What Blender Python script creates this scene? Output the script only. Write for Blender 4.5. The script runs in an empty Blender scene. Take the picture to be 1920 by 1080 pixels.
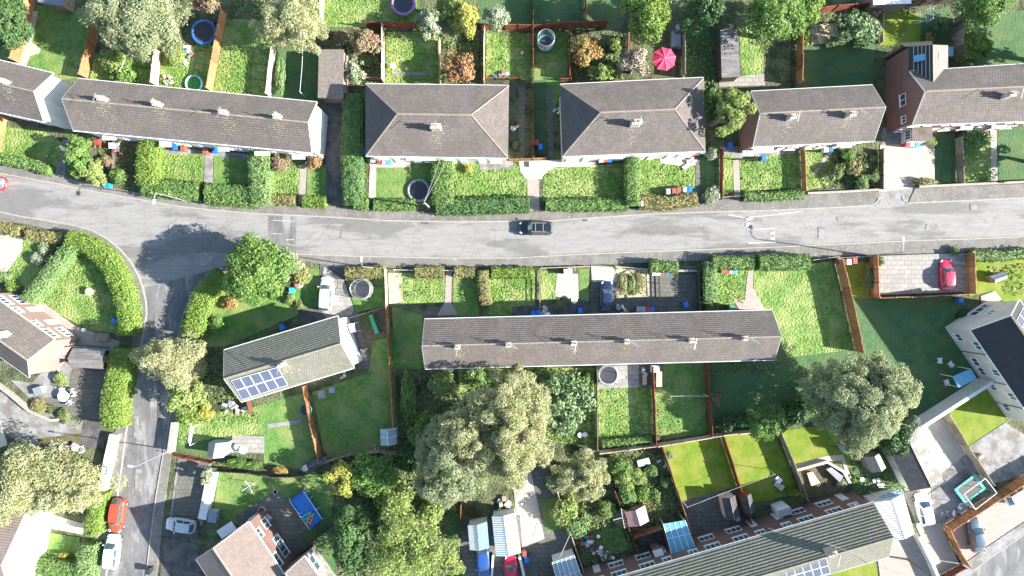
import bpy, math, random
import numpy as np
from mathutils import Vector
rnd = random.Random(7)
RS = np.random.RandomState(11)
R = math.radians
C = bpy.context.scene.collection
# ---------------------------------------------------------------- camera, sky, sun, exposure
H = 80.0            # drone height in metres
S = 0.07            # metres on the ground for one photo pixel (1920 wide)
cd = bpy.data.cameras.new('camera'); cam = bpy.data.objects.new('camera', cd); C.objects.link(cam)
cam.location = (0, 0, H); cam.rotation_euler = (0, 0, 0)
cd.sensor_width = 36; cd.lens = 36 * H / (1920 * S); cd.clip_end = 1000
bpy.context.scene.camera = cam
SUN_EL, SDX, SDY = R(26.5), 1.0, -0.15
w = bpy.data.worlds.new('World'); bpy.context.scene.world = w; w.use_nodes = True
nt = w.node_tree; sky = nt.nodes.new('ShaderNodeTexSky'); sky.sky_type = 'NISHITA'; sky.sun_disc = False
sky.sun_elevation = SUN_EL; sky.sun_rotation = math.atan2(SDX, SDY); sky.air_density = 1.2; sky.dust_density = 0.6; sky.ozone_density = 1.8
nt.links.new(sky.outputs[0], nt.nodes['Background'].inputs[0]); nt.nodes['Background'].inputs[1].default_value = 0.095
ld = bpy.data.lights.new('sun', 'SUN'); ld.energy = 5.0; ld.angle = R(0.5); ld.color = (1.0, 0.955, 0.88)
sun = bpy.data.objects.new('sun', ld); C.objects.link(sun)
L = math.hypot(SDX, SDY)
sv = Vector((SDX / L * math.cos(SUN_EL), SDY / L * math.cos(SUN_EL), math.sin(SUN_EL)))
sun.rotation_euler = sv.to_track_quat('Z', 'Y').to_euler(); sun.location = sv * 150
vs = bpy.context.scene.view_settings
vs.view_transform = 'Standard'; vs.look = 'None'; vs.gamma = 1; vs.exposure = 1.9; vs.use_curve_mapping = False
# ---------------------------------------------------------------- helpers
def P(px, py, z=0.0):
    k = S * (H - z) / H
    return Vector(((px - 960) * k, (540 - py) * k, z))
def tag(o, label=None, cat=None, group=None, kind=None):
    if label: o['label'] = label
    if cat: o['category'] = cat
    if group: o['group'] = group
    if kind: o['kind'] = kind
    return o
def empty(name, loc, label=None, cat=None, group=None):
    o = bpy.data.objects.new(name, None); C.objects.link(o); o.location = loc; o.empty_display_size = .3
    return tag(o, label, cat, group)
def origin(o):
    v = Vector(o.location)
    while o.parent: o = o.parent; v += Vector(o.location)
    return v
class MB:
    def __init__(s): s.v = []; s.f = []; s.m = []; s.uv = {}; s.mi = 0
    def face(s, pts, uv=None):
        b = len(s.v); s.v += [tuple(p) for p in pts]
        if uv: s.uv[len(s.f)] = uv
        s.f.append(tuple(range(b, b + len(pts)))); s.m.append(s.mi)
    def box(s, c, d, rz=0.0):
        ca, sa = math.cos(rz), math.sin(rz); x, y, z = d[0] / 2, d[1] / 2, d[2] / 2
        b = len(s.v)
        for k in (-z, z):
            for i, j in ((-x, -y), (x, -y), (x, y), (-x, y)):
                s.v.append((c[0] + i * ca - j * sa, c[1] + i * sa + j * ca, c[2] + k))
        for f in ((3, 2, 1, 0), (4, 5, 6, 7), (0, 1, 5, 4), (1, 2, 6, 5), (2, 3, 7, 6), (3, 0, 4, 7)):
            s.f.append(tuple(b + q for q in f)); s.m.append(s.mi)
        return s
    def prism(s, poly, z0, z1):
        n = len(poly); b = len(s.v)
        ar = sum(poly[i][0] * poly[(i + 1) % n][1] - poly[(i + 1) % n][0] * poly[i][1] for i in range(n))
        if ar < 0: poly = poly[::-1]
        for z in (z0, z1): s.v += [(p[0], p[1], z) for p in poly]
        s.f.append(tuple(range(b + n, b + 2 * n))); s.m.append(s.mi)
        for i in range(n):
            j = (i + 1) % n; s.f.append((b + i, b + j, b + n + j, b + n + i)); s.m.append(s.mi)
        return s
    def tube(s, pts, rad, n=6):
        pts = [Vector(p) for p in pts]; rr = rad if isinstance(rad, (list, tuple)) else [rad] * len(pts)
        rings = []
        for i, p in enumerate(pts):
            d = (pts[min(i + 1, len(pts) - 1)] - pts[max(i - 1, 0)]).normalized()
            a = d.cross(Vector((0, 0, 1)) if abs(d.z) < .9 else Vector((1, 0, 0))).normalized(); b2 = d.cross(a)
            b = len(s.v); rings.append(b)
            for k in range(n):
                t = 2 * math.pi * k / n; s.v.append(tuple(p + (a * math.cos(t) + b2 * math.sin(t)) * rr[i]))
        for i in range(len(rings) - 1):
            for k in range(n):
                s.f.append((rings[i] + k, rings[i] + (k + 1) % n, rings[i + 1] + (k + 1) % n, rings[i + 1] + k)); s.m.append(s.mi)
        s.f.append(tuple(rings[0] + k for k in range(n))); s.m.append(s.mi)
        s.f.append(tuple(rings[-1] + k for k in range(n - 1, -1, -1))); s.m.append(s.mi)
        return s
    def lathe(s, c, prof, n=16, rz=0):
        b = len(s.v)
        for r, z in prof:
            for k in range(n):
                t = 2 * math.pi * k / n + rz; s.v.append((c[0] + r * math.cos(t), c[1] + r * math.sin(t), c[2] + z))
        for i in range(len(prof) - 1):
            for k in range(n):
                s.f.append((b + i * n + k, b + i * n + (k + 1) % n, b + (i + 1) * n + (k + 1) % n, b + (i + 1) * n + k)); s.m.append(s.mi)
        return s
    def build(s, name, mats, parent=None, loc=None, smooth=False):
        me = bpy.data.meshes.new(name)
        o0 = origin(parent) if parent else Vector(loc) if loc is not None else Vector((0, 0, 0))
        me.from_pydata([(x - o0.x, y - o0.y, z - o0.z) for x, y, z in s.v], [], s.f)
        if not isinstance(mats, (list, tuple)): mats = [mats]
        for m in mats: me.materials.append(m)
        if len(mats) > 1: me.polygons.foreach_set('material_index', s.m)
        if s.uv:
            l = me.uv_layers.new(name='UVMap')
            for fi, uv in s.uv.items():
                st = me.polygons[fi].loop_start
                for q, t in enumerate(uv): l.data[st + q].uv = t
        if smooth: me.polygons.foreach_set('use_smooth', [True] * len(s.f))
        me.update()
        o = bpy.data.objects.new(name, me); C.objects.link(o)
        if parent: o.parent = parent
        else: o.location = o0
        return o
def quads(name, cen, ax, ay, mat):
    """mesh of separate quads from numpy arrays"""
    n = len(cen); v = np.empty((n, 4, 3), np.float32)
    v[:, 0] = cen - ax - ay; v[:, 1] = cen + ax - ay * .6; v[:, 2] = cen + ax * .8 + ay; v[:, 3] = cen - ax * .7 + ay * .8
    me = bpy.data.meshes.new(name); me.vertices.add(n * 4); me.vertices.foreach_set('co', v.ravel())
    me.loops.add(n * 4); me.loops.foreach_set('vertex_index', np.arange(n * 4, dtype=np.int32))
    me.polygons.add(n); me.polygons.foreach_set('loop_start', np.arange(0, n * 4, 4, dtype=np.int32))
    me.update(calc_edges=True); me.materials.append(mat)
    return me
def unit(a): return a / (np.linalg.norm(a, axis=-1, keepdims=True) + 1e-9)
def leafdirs(nrm, size, elong=1.0, spread=.8):
    n = len(nrm)
    d = unit(nrm + RS.normal(0, spread, (n, 3))); t = unit(np.cross(d, RS.normal(0, 1, (n, 3)))); b = np.cross(d, t)
    s = size * RS.uniform(.6, 1.3, (n, 1)) / 2
    return t * s * elong, b * s / elong
def mesh_obj(name, me, parent=None, loc=(0, 0, 0)):
    o = bpy.data.objects.new(name, me); C.objects.link(o); o.parent = parent; o.location = loc
    return o
# ---------------------------------------------------------------- materials
def nn(nt, t, **k):
    n = nt.nodes.new(t)
    for a, b in k.items(): setattr(n, a, b)
    return n
def mk(name, c1, c2=None, scale=1.0, rough=.85, bump=0.0, bscale=6.0, c3=None, s3=.15, t3=(.45, .6), stretch=None, metal=0, bdist=.05, fine=.25, spec=.3, crack=False, vary=False):
    m = bpy.data.materials.new(name); m.use_nodes = True; nt = m.node_tree; B = nt.nodes['Principled BSDF']; lk = nt.links.new
    B.inputs['Roughness'].default_value = rough; B.inputs['Metallic'].default_value = metal; B.inputs['Specular IOR Level'].default_value = spec
    c1 = (*c1, 1)
    if c2 is None: c2 = tuple(x * .8 for x in c1[:3])
    g = nn(nt, 'ShaderNodeNewGeometry'); vec = g.outputs['Position']
    if stretch:
        mp = nn(nt, 'ShaderNodeMapping'); mp.inputs['Scale'].default_value = stretch; lk(vec, mp.inputs[0]); vec = mp.outputs[0]
    n1 = nn(nt, 'ShaderNodeTexNoise'); n1.inputs['Scale'].default_value = scale; n1.inputs['Detail'].default_value = 6; n1.inputs['Roughness'].default_value = .62; lk(vec, n1.inputs['Vector'])
    r1 = nn(nt, 'ShaderNodeMapRange'); r1.inputs[1].default_value = .36; r1.inputs[2].default_value = .64; lk(n1.outputs[0], r1.inputs[0])
    mx = nn(nt, 'ShaderNodeMix', data_type='RGBA'); mx.inputs[6].default_value = c1; mx.inputs[7].default_value = (*c2[:3], 1); lk(r1.outputs[0], mx.inputs[0])
    out = mx.outputs[2]
    if c3:
        n3 = nn(nt, 'ShaderNodeTexNoise'); n3.inputs['Scale'].default_value = s3; n3.inputs['Detail'].default_value = 7; n3.inputs['Roughness'].default_value = .6; lk(vec, n3.inputs['Vector'])
        r3 = nn(nt, 'ShaderNodeMapRange'); r3.inputs[1].default_value = t3[0]; r3.inputs[2].default_value = t3[1]; lk(n3.outputs[0], r3.inputs[0])
        m3 = nn(nt, 'ShaderNodeMix', data_type='RGBA'); lk(r3.outputs[0], m3.inputs[0]); lk(out, m3.inputs[6]); m3.inputs[7].default_value = (*c3, 1); out = m3.outputs[2]
    if fine:
        n4 = nn(nt, 'ShaderNodeTexNoise'); n4.inputs['Scale'].default_value = 9; n4.inputs['Detail'].default_value = 4; lk(g.outputs['Position'], n4.inputs['Vector'])
        r4 = nn(nt, 'ShaderNodeMapRange'); r4.inputs[1].default_value = .3; r4.inputs[2].default_value = .7; r4.inputs[3].default_value = 1 - fine; r4.inputs[4].default_value = 1 + fine; lk(n4.outputs[0], r4.inputs[0])
        m4 = nn(nt, 'ShaderNodeMix', data_type='RGBA', blend_type='MULTIPLY'); m4.inputs[0].default_value = 1; lk(out, m4.inputs[6]); lk(r4.outputs[0], m4.inputs[7]); out = m4.outputs[2]
    if vary:    # each board panel weathered a little differently
        oi = nn(nt, 'ShaderNodeObjectInfo'); ro = nn(nt, 'ShaderNodeMapRange'); ro.inputs[3].default_value = .62; ro.inputs[4].default_value = 1.25; lk(oi.outputs['Random'], ro.inputs[0])
        m9 = nn(nt, 'ShaderNodeMix', data_type='RGBA', blend_type='MULTIPLY'); m9.inputs[0].default_value = 1; lk(out, m9.inputs[6]); lk(ro.outputs[0], m9.inputs[7]); out = m9.outputs[2]
    if crack:   # hairline cracks and finer blotches of old tarmac
        v = nn(nt, 'ShaderNodeTexVoronoi', feature='DISTANCE_TO_EDGE'); v.inputs['Scale'].default_value = .17; nv = nn(nt, 'ShaderNodeTexNoise'); nv.inputs['Scale'].default_value = .8; nv.inputs['Detail'].default_value = 5; lk(g.outputs['Position'], nv.inputs['Vector'])
        va = nn(nt, 'ShaderNodeMix', data_type='RGBA', blend_type='ADD'); va.inputs[0].default_value = 1; lk(g.outputs['Position'], va.inputs[6]); sc = nn(nt, 'ShaderNodeVectorMath', operation='SCALE'); sc.inputs['Scale'].default_value = 2.2; lk(nv.outputs['Color'], sc.inputs[0]); va2 = nn(nt, 'ShaderNodeVectorMath', operation='ADD'); lk(g.outputs['Position'], va2.inputs[0]); lk(sc.outputs[0], va2.inputs[1]); lk(va2.outputs[0], v.inputs['Vector'])
        rv = nn(nt, 'ShaderNodeMapRange'); rv.inputs[1].default_value = .004; rv.inputs[2].default_value = .02; rv.inputs[3].default_value = .86; rv.inputs[4].default_value = 1; lk(v.outputs[0], rv.inputs[0])
        nb2 = nn(nt, 'ShaderNodeTexNoise'); nb2.inputs['Scale'].default_value = 1.9; nb2.inputs['Detail'].default_value = 8; nb2.inputs['Roughness'].default_value = .7; lk(vec, nb2.inputs['Vector']); rb = nn(nt, 'ShaderNodeMapRange'); rb.inputs[1].default_value = .52; rb.inputs[2].default_value = .62; rb.inputs[3].default_value = 1; rb.inputs[4].default_value = .88; lk(nb2.outputs[0], rb.inputs[0])
        mu2 = nn(nt, 'ShaderNodeMath', operation='MULTIPLY'); lk(rv.outputs[0], mu2.inputs[0]); lk(rb.outputs[0], mu2.inputs[1])
        m6 = nn(nt, 'ShaderNodeMix', data_type='RGBA', blend_type='MULTIPLY'); m6.inputs[0].default_value = 1; lk(out, m6.inputs[6]); lk(mu2.outputs[0], m6.inputs[7]); out = m6.outputs[2]
    lk(out, B.inputs['Base Color'])
    if bump:
        nb = nn(nt, 'ShaderNodeTexNoise'); nb.inputs['Scale'].default_value = bscale; nb.inputs['Detail'].default_value = 3; lk(g.outputs['Position'], nb.inputs['Vector'])
        bp = nn(nt, 'ShaderNodeBump'); bp.inputs['Strength'].default_value = bump; bp.inputs['Distance'].default_value = bdist; lk(nb.outputs[0], bp.inputs['Height']); lk(bp.outputs[0], B.inputs['Normal'])
    m['col'] = 1
    return m
def brickmat(name, c1, c2, mortar, bw, bh, msz=.02, uv=False, rough=.85, offset=.5, lichen=None, lthr=.66, c3=None, s3=.4, bump=.6, moss=None):
    m = bpy.data.materials.new(name); m.use_nodes = True; nt = m.node_tree; B = nt.nodes['Principled BSDF']; lk = nt.links.new
    B.inputs['Roughness'].default_value = rough; B.inputs['Specular IOR Level'].default_value = .25
    g = nn(nt, 'ShaderNodeNewGeometry'); pos = g.outputs['Position']
    if uv: vec = nn(nt, 'ShaderNodeUVMap').outputs[0]
    else: vec = pos
    b = nn(nt, 'ShaderNodeTexBrick'); b.offset = offset; b.inputs['Scale'].default_value = 1
    b.inputs['Color1'].default_value = (*c1, 1); b.inputs['Color2'].default_value = (*c2, 1); b.inputs['Mortar'].default_value = (*mortar, 1)
    b.inputs['Brick Width'].default_value = bw; b.inputs['Row Height'].default_value = bh; b.inputs['Mortar Size'].default_value = msz; b.inputs['Mortar Smooth'].default_value = .3
    lk(vec, b.inputs['Vector']); out = b.outputs['Color']
    n4 = nn(nt, 'ShaderNodeTexNoise'); n4.inputs['Scale'].default_value = s3; n4.inputs['Detail'].default_value = 8; n4.inputs['Roughness'].default_value = .65; lk(pos, n4.inputs['Vector'])
    r4 = nn(nt, 'ShaderNodeMapRange'); r4.inputs[1].default_value = .4; r4.inputs[2].default_value = .62; lk(n4.outputs[0], r4.inputs[0])
    m4 = nn(nt, 'ShaderNodeMix', data_type='RGBA'); m4.inputs[7].default_value = (*(c3 or tuple(x * .78 for x in c1)), 1); lk(out, m4.inputs[6])
    mm = nn(nt, 'ShaderNodeMath', operation='MULTIPLY'); mm.inputs[1].default_value = .55; lk(r4.outputs[0], mm.inputs[0]); lk(mm.outputs[0], m4.inputs[0]); out = m4.outputs[2]
    if moss:
        n7 = nn(nt, 'ShaderNodeTexNoise'); n7.inputs['Scale'].default_value = .7; n7.inputs['Detail'].default_value = 9; n7.inputs['Roughness'].default_value = .78; lk(pos, n7.inputs['Vector'])
        r7 = nn(nt, 'ShaderNodeMapRange'); r7.inputs[1].default_value = .56; r7.inputs[2].default_value = .68; r7.inputs[4].default_value = .6; lk(n7.outputs[0], r7.inputs[0])
        m7 = nn(nt, 'ShaderNodeMix', data_type='RGBA'); m7.inputs[7].default_value = (*moss, 1); lk(out, m7.inputs[6]); lk(r7.outputs[0], m7.inputs[0]); out = m7.outputs[2]
    if lichen:
        n5 = nn(nt, 'ShaderNodeTexNoise'); n5.inputs['Scale'].default_value = 2.6; n5.inputs['Detail'].default_value = 5; n5.inputs['Roughness'].default_value = .75; lk(pos, n5.inputs['Vector'])
        r5 = nn(nt, 'ShaderNodeMapRange'); r5.inputs[1].default_value = lthr; r5.inputs[2].default_value = lthr + .04; lk(n5.outputs[0], r5.inputs[0])
        m5 = nn(nt, 'ShaderNodeMix', data_type='RGBA'); m5.inputs[7].default_value = (*lichen, 1); lk(out, m5.inputs[6]); lk(r5.outputs[0], m5.inputs[0]); out = m5.outputs[2]
    lk(out, B.inputs['Base Color'])
    bp = nn(nt, 'ShaderNodeBump'); bp.inputs['Strength'].default_value = bump; bp.inputs['Distance'].default_value = .02; bp.invert = True
    lk(b.outputs['Fac'], bp.inputs['Height']); lk(bp.outputs[0], B.inputs['Normal'])
    return m
LIFT = 1.22
def leafmat(name, c1, c2, c3, trans=.3, t=(.42, .6)):
    c1, c2, c3 = [tuple(min(.85, v * LIFT + .012) for v in c) for c in (c1, c2, c3)]
    m = bpy.data.materials.new(name); m.use_nodes = True; nt = m.node_tree; lk = nt.links.new; B = nt.nodes['Principled BSDF']; O = nt.nodes['Material Output']
    g = nn(nt, 'ShaderNodeNewGeometry'); B.inputs['Roughness'].default_value = .55; B.inputs['Specular IOR Level'].default_value = .35
    mx = nn(nt, 'ShaderNodeMix', data_type='RGBA'); mx.inputs[6].default_value = (*c1, 1); mx.inputs[7].default_value = (*c2, 1); lk(g.outputs['Random Per Island'], mx.inputs[0])
    n = nn(nt, 'ShaderNodeTexNoise'); n.inputs['Scale'].default_value = .9; n.inputs['Detail'].default_value = 4; lk(g.outputs['Position'], n.inputs['Vector'])
    r = nn(nt, 'ShaderNodeMapRange'); r.inputs[1].default_value = t[0]; r.inputs[2].default_value = t[1]; lk(n.outputs[0], r.inputs[0])
    m2 = nn(nt, 'ShaderNodeMix', data_type='RGBA'); lk(mx.outputs[2], m2.inputs[6]); m2.inputs[7].default_value = (*c3, 1)
    mu = nn(nt, 'ShaderNodeMath', operation='MULTIPLY'); mu.inputs[1].default_value = .7; lk(r.outputs[0], mu.inputs[0]); lk(mu.outputs[0], m2.inputs[0])
    lk(m2.outputs[2], B.inputs['Base Color'])
    T = nn(nt, 'ShaderNodeBsdfTranslucent'); lk(m2.outputs[2], T.inputs[0]); X = nn(nt, 'ShaderNodeMixShader'); X.inputs[0].default_value = trans
    lk(B.outputs[0], X.inputs[1]); lk(T.outputs[0], X.inputs[2]); lk(X.outputs[0], O.inputs[0])
    return m
def plain(name, c, rough=.5, metal=0, spec=.5, alpha=1, coat=0):
    m = bpy.data.materials.new(name); m.use_nodes = True; B = m.node_tree.nodes['Principled BSDF']; nt = m.node_tree
    g = nn(nt, 'ShaderNodeNewGeometry'); n = nn(nt, 'ShaderNodeTexNoise'); n.inputs['Scale'].default_value = 5; n.inputs['Detail'].default_value = 5; nt.links.new(g.outputs['Position'], n.inputs['Vector'])
    r = nn(nt, 'ShaderNodeMapRange'); r.inputs[1].default_value = .3; r.inputs[2].default_value = .7; r.inputs[3].default_value = .86; r.inputs[4].default_value = 1.08; nt.links.new(n.outputs[0], r.inputs[0])
    mx = nn(nt, 'ShaderNodeMix', data_type='RGBA', blend_type='MULTIPLY'); mx.inputs[0].default_value = 1; mx.inputs[6].default_value = (*c, 1); nt.links.new(r.outputs[0], mx.inputs[7]); nt.links.new(mx.outputs[2], B.inputs['Base Color'])
    B.inputs['Roughness'].default_value = rough; B.inputs['Metallic'].default_value = metal; B.inputs['Specular IOR Level'].default_value = spec; B.inputs['Alpha'].default_value = alpha; B.inputs['Coat Weight'].default_value = coat
    return m
G = {}
G['lush'] = mk('lush_grass', (.160, .262, .055), (.080, .158, .036), 1.7, .9, 1.0, 3.6, c3=(.25, .30, .10), s3=.35, bdist=.28, fine=.35)
G['mown'] = mk('mown_grass', (.120, .225, .045), (.066, .145, .038), 1.4, .9, 1.0, 3.6, c3=(.18, .22, .07), s3=.3, bdist=.08)
G['lime'] = mk('lime_turf', (.150, .205, .014), (.10, .17, .014), 1.1, .9, .7, 6, c3=(.19, .21, .035), s3=.45, bdist=.05, fine=.15)
G['dim'] = mk('shaded_grass', (.066, .138, .050), (.046, .104, .042), 1.0, .9, .9, 4, c3=(.088, .135, .05), s3=.4, bdist=.1)  # darkened grass: the shade on these lawns is put into the colour
G['weedy'] = mk('weedy_ground', (.105, .155, .055), (.115, .10, .065), 1.1, .95, 1.0, 3.5, c3=(.05, .06, .03), s3=.5, bdist=.25, fine=.4)
G['soil'] = mk('soil', (.16, .12, .085), (.09, .065, .045), 1.5, .95, 1.0, 5, c3=(.08, .10, .03), s3=.6, bdist=.12, fine=.4)
G['road'] = mk('worn_asphalt', (.252, .243, .230), (.208, .20, .189), .9, .85, .3, 14, c3=(.155, .150, .142), s3=.17, t3=(.50, .56), stretch=(.38, 1.8, 1), bdist=.01, fine=.16, crack=True)
G['side'] = mk('grey_asphalt', (.17, .165, .165), (.11, .108, .108), .5, .85, .3, 14, c3=(.24, .235, .23), s3=.4, t3=(.52, .62), stretch=(1.8, .45, 1), bdist=.01, fine=.15, crack=True)
G['pave'] = brickmat('footway_asphalt', (.19, .18, .166), (.165, .156, .146), (.12, .11, .10), 3.6, 9.0, .03, rough=.9, c3=(.10, .09, .075), s3=.7, lichen=(.30, .29, .26), lthr=.60, bump=.2)
G['kerb'] = mk('kerb_stone', (.36, .33, .28), (.26, .24, .20), 3, .9, .4, 8, bdist=.01)
G['conc'] = mk('pale_concrete', (.43, .385, .325), (.35, .31, .26), .7, .9, .3, 9, c3=(.27, .24, .205), s3=.5, t3=(.55, .68), bdist=.01, fine=.15)
G['grey'] = mk('grey_concrete', (.27, .265, .26), (.20, .195, .19), .9, .9, .3, 9, c3=(.15, .14, .12), s3=.6, bdist=.01, fine=.2)
G['tarm'] = mk('dark_tarmac', (.085, .082, .082), (.06, .058, .06), .9, .9, .3, 12, c3=(.12, .11, .10), s3=.7, bdist=.01, fine=.25)
G['slab'] = brickmat('paving_slabs', (.34, .31, .28), (.27, .25, .23), (.14, .13, .11), .9, .6, .03, c3=(.2, .19, .16), s3=.8)
G['slabd'] = brickmat('dark_slabs', (.16, .15, .135), (.12, .115, .105), (.06, .06, .055), .6, .6, .03, c3=(.08, .085, .06), s3=.8)
G['block'] = brickmat('block_paving', (.37, .32, .28), (.30, .26, .23), (.18, .16, .14), .4, .2, .012, c3=(.3, .25, .21), s3=.8)
G['sand'] = mk('dry_sandy_soil', (.62, .50, .36), (.38, .27, .17), 1.2, .95, .6, 5, bdist=.05)
G['line'] = mk('road_paint', (.48, .47, .45), (.25, .245, .235), 2.6, .7, fine=.3)
ROOF = brickmat('brown_roof_tiles', (.168, .142, .132), (.126, .108, .102), (.06, .052, .048), .33, .30, .03, uv=True, lichen=(.40, .38, .33), lthr=.72, c3=(.088, .078, .066), s3=.42, moss=(.17, .17, .07))
ROOFP = brickmat('warm_roof_tiles', (.225, .182, .16), (.18, .146, .13), (.10, .085, .072), .33, .30, .02, uv=True, lichen=(.48, .43, .38), lthr=.74, c3=(.24, .18, .16), s3=.5)
ROOFG = brickmat('mossy_roof_tiles', (.21, .20, .165), (.16, .155, .13), (.08, .075, .06), .33, .30, .03, uv=True, lichen=(.40, .39, .32), lthr=.66, c3=(.12, .13, .09), s3=.6, moss=(.13, .15, .05))
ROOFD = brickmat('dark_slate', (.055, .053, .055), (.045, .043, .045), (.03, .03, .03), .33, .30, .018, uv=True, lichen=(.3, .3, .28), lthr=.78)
RIDGE = mk('ridge_tile_clay', (.27, .23, .19), (.2, .17, .13), 3, .9)
BRICK = brickmat('red_brick', (.225, .115, .095), (.18, .09, .075), (.24, .20, .18), .22, .075, .012, uv=True)
BRICKP = brickmat('pinkish_brick', (.31, .205, .172), (.26, .165, .142), (.30, .25, .22), .22, .075, .012, uv=True)
RENDER = mk('white_render', (.68, .67, .64), (.58, .57, .54), .6, .8, c3=(.44, .43, .39), s3=.5, t3=(.56, .72), stretch=(1.6, 1.6, .35), fine=.08)
CREAM = mk('cream_render', (.60, .565, .51), (.50, .47, .42), .8, .85, fine=.08)
WHITE = plain('white_plastic', (.80, .80, .80), .4)
GREYP = plain('grey_plastic', (.30, .31, .32), .5)
GLASS = plain('window_glass', (.05, .09, .115), .05, 0, 1.0, coat=.5)
GLAZE = plain('pale_glazing', (.33, .42, .45), .15, 0, .8, alpha=.8)
BLUEG = plain('blue_polycarbonate', (.12, .33, .46), .3, 0, .5)
SOLAR = brickmat('solar_cells', (.075, .09, .14), (.065, .08, .125), (.13, .145, .19), .16, .16, .012, uv=True, rough=.22, bump=.0)
METAL = plain('galvanised_metal', (.45, .46, .47), .4, .6)
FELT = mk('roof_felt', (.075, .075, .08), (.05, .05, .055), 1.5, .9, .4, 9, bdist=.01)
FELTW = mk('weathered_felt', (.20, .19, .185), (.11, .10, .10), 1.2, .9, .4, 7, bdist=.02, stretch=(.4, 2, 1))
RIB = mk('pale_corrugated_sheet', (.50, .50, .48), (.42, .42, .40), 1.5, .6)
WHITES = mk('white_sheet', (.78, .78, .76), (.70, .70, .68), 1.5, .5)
PINKF = mk('pink_felt', (.46, .27, .23), (.40, .23, .20), 1.5, .9)
WOODO = mk('orange_fence_wood', (.44, .215, .10), (.30, .14, .065), 2.5, .85, fine=.35, vary=True)
WOODR = mk('red_brown_fence_wood', (.25, .085, .045), (.18, .06, .035), 2.5, .85, fine=.3, vary=True)
WOODG = mk('weathered_fence_wood', (.33, .27, .21), (.22, .18, .14), 2.5, .85, fine=.3, vary=True)
WOODP = mk('pale_fence_wood', (.62, .50, .38), (.50, .38, .28), 2.5, .85, fine=.2, vary=True)
WOODD = mk('dark_fence_wood', (.10, .08, .065), (.07, .055, .045), 2.5, .85, fine=.3, vary=True)
BARK = mk('bark', (.22, .18, .14), (.13, .11, .085), 4, .9)
BARKP = mk('pale_bark', (.42, .38, .31), (.3, .27, .21), 4, .9)
SOOT = mk('chimney_brick', (.46, .42, .37), (.34, .30, .26), 4, .9)
POT = mk('clay_pot', (.60, .46, .36), (.5, .38, .3), 4, .8)
BLACK = plain('black_rubber', (.02, .02, .02), .6)
TYRE = plain('tyre_rubber', (.03, .03, .03), .8)
LAMPR = plain('red_lens', (.5, .02, .02), .2)
LAMPW = plain('clear_lens', (.7, .7, .72), .15)
LF = {}
LF['hedge'] = leafmat('hedge_leaf', (.055, .125, .03), (.145, .225, .065), (.12, .20, .04), .25)
LF['hedgeb'] = leafmat('bright_hedge_leaf', (.085, .165, .022), (.165, .25, .045), (.17, .23, .035), .3)
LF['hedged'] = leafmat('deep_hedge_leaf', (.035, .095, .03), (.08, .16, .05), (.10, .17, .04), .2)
LF['hedgen'] = leafmat('browned_hedge_leaf', (.14, .15, .04), (.24, .17, .09), (.16, .20, .05), .2)
LF['hedgep'] = leafmat('pale_laurel_leaf', (.095, .165, .05), (.18, .255, .095), (.09, .17, .04), .2)
LF['green'] = leafmat('tree_leaf', (.06, .14, .03), (.15, .255, .055), (.18, .27, .06), .4)
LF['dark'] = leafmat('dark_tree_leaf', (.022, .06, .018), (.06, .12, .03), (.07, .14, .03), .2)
LF['sage'] = leafmat('sage_leaf', (.20, .24, .13), (.37, .40, .25), (.22, .25, .11), .5)
LF['feather'] = leafmat('pale_feathery_leaf', (.28, .29, .155), (.53, .49, .31), (.25, .30, .115), .5)
LF['gold'] = leafmat('golden_leaf', (.30, .30, .05), (.42, .36, .09), (.26, .32, .06), .35)
LF['yg'] = leafmat('yellow_green_leaf', (.15, .22, .05), (.32, .35, .13), (.19, .27, .06), .4)
LF['autumn'] = leafmat('autumn_leaf', (.30, .15, .05), (.44, .28, .10), (.24, .22, .06), .3)
LF['rust'] = leafmat('rusty_leaf', (.26, .11, .05), (.36, .20, .10), (.20, .17, .06), .3)
LF['redb'] = leafmat('red_brown_leaf', (.20, .11, .075), (.30, .21, .15), (.16, .17, .06), .3)
LF['silver'] = leafmat('silver_leaf', (.20, .24, .15), (.38, .40, .29), (.16, .20, .09), .3)
LF['twig'] = leafmat('bare_twig', (.25, .20, .14), (.38, .32, .24), (.2, .17, .1), .0)
LF['spot'] = leafmat('white_dotted_leaf', (.06, .13, .03), (.30, .36, .22), (.09, .17, .04), .25)
LF['grass'] = leafmat('grass_blade', (.13, .22, .045), (.26, .35, .10), (.22, .26, .08), .35)
LF['weed'] = leafmat('weed_leaf', (.085, .16, .035), (.24, .29, .11), (.16, .19, .07), .35)
# ---------------------------------------------------------------- setting builders
ZC = {}
def sheet(name, pts, mat, layer=1):
    # every sheet has a height of its own: 4 mm and more between layers, a hair between neighbours of one layer
    ZC[layer] = ZC.get(layer, 0) + 1
    poly = [P(*p) for p in pts]; m = MB(); z = {1: .004, 2: .012, 3: .045, 4: .078, 5: .09}[layer] + .0003 * (ZC[layer] % 108)
    ar = sum(poly[i][0] * poly[(i + 1) % len(poly)][1] - poly[(i + 1) % len(poly)][0] * poly[i][1] for i in range(len(poly)))
    if ar < 0: poly = poly[::-1]
    m.face([(p.x, p.y, z) for p in poly])
    return tag(m.build(name, G[mat]), kind='structure')
def slabp(name, pts, mat, z0, z1):
    return tag(MB().prism([P(*p) for p in pts], z0, z1).build(name, G[mat]), kind='structure')
def offs(pts, d):
    out = []
    for i, p in enumerate(pts):
        a = pts[max(i - 1, 0)]; b = pts[min(i + 1, len(pts) - 1)]; t = (b - a).normalized(); n = Vector((-t.y, t.x, 0)); out.append(p + n * d)
    return out
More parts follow.
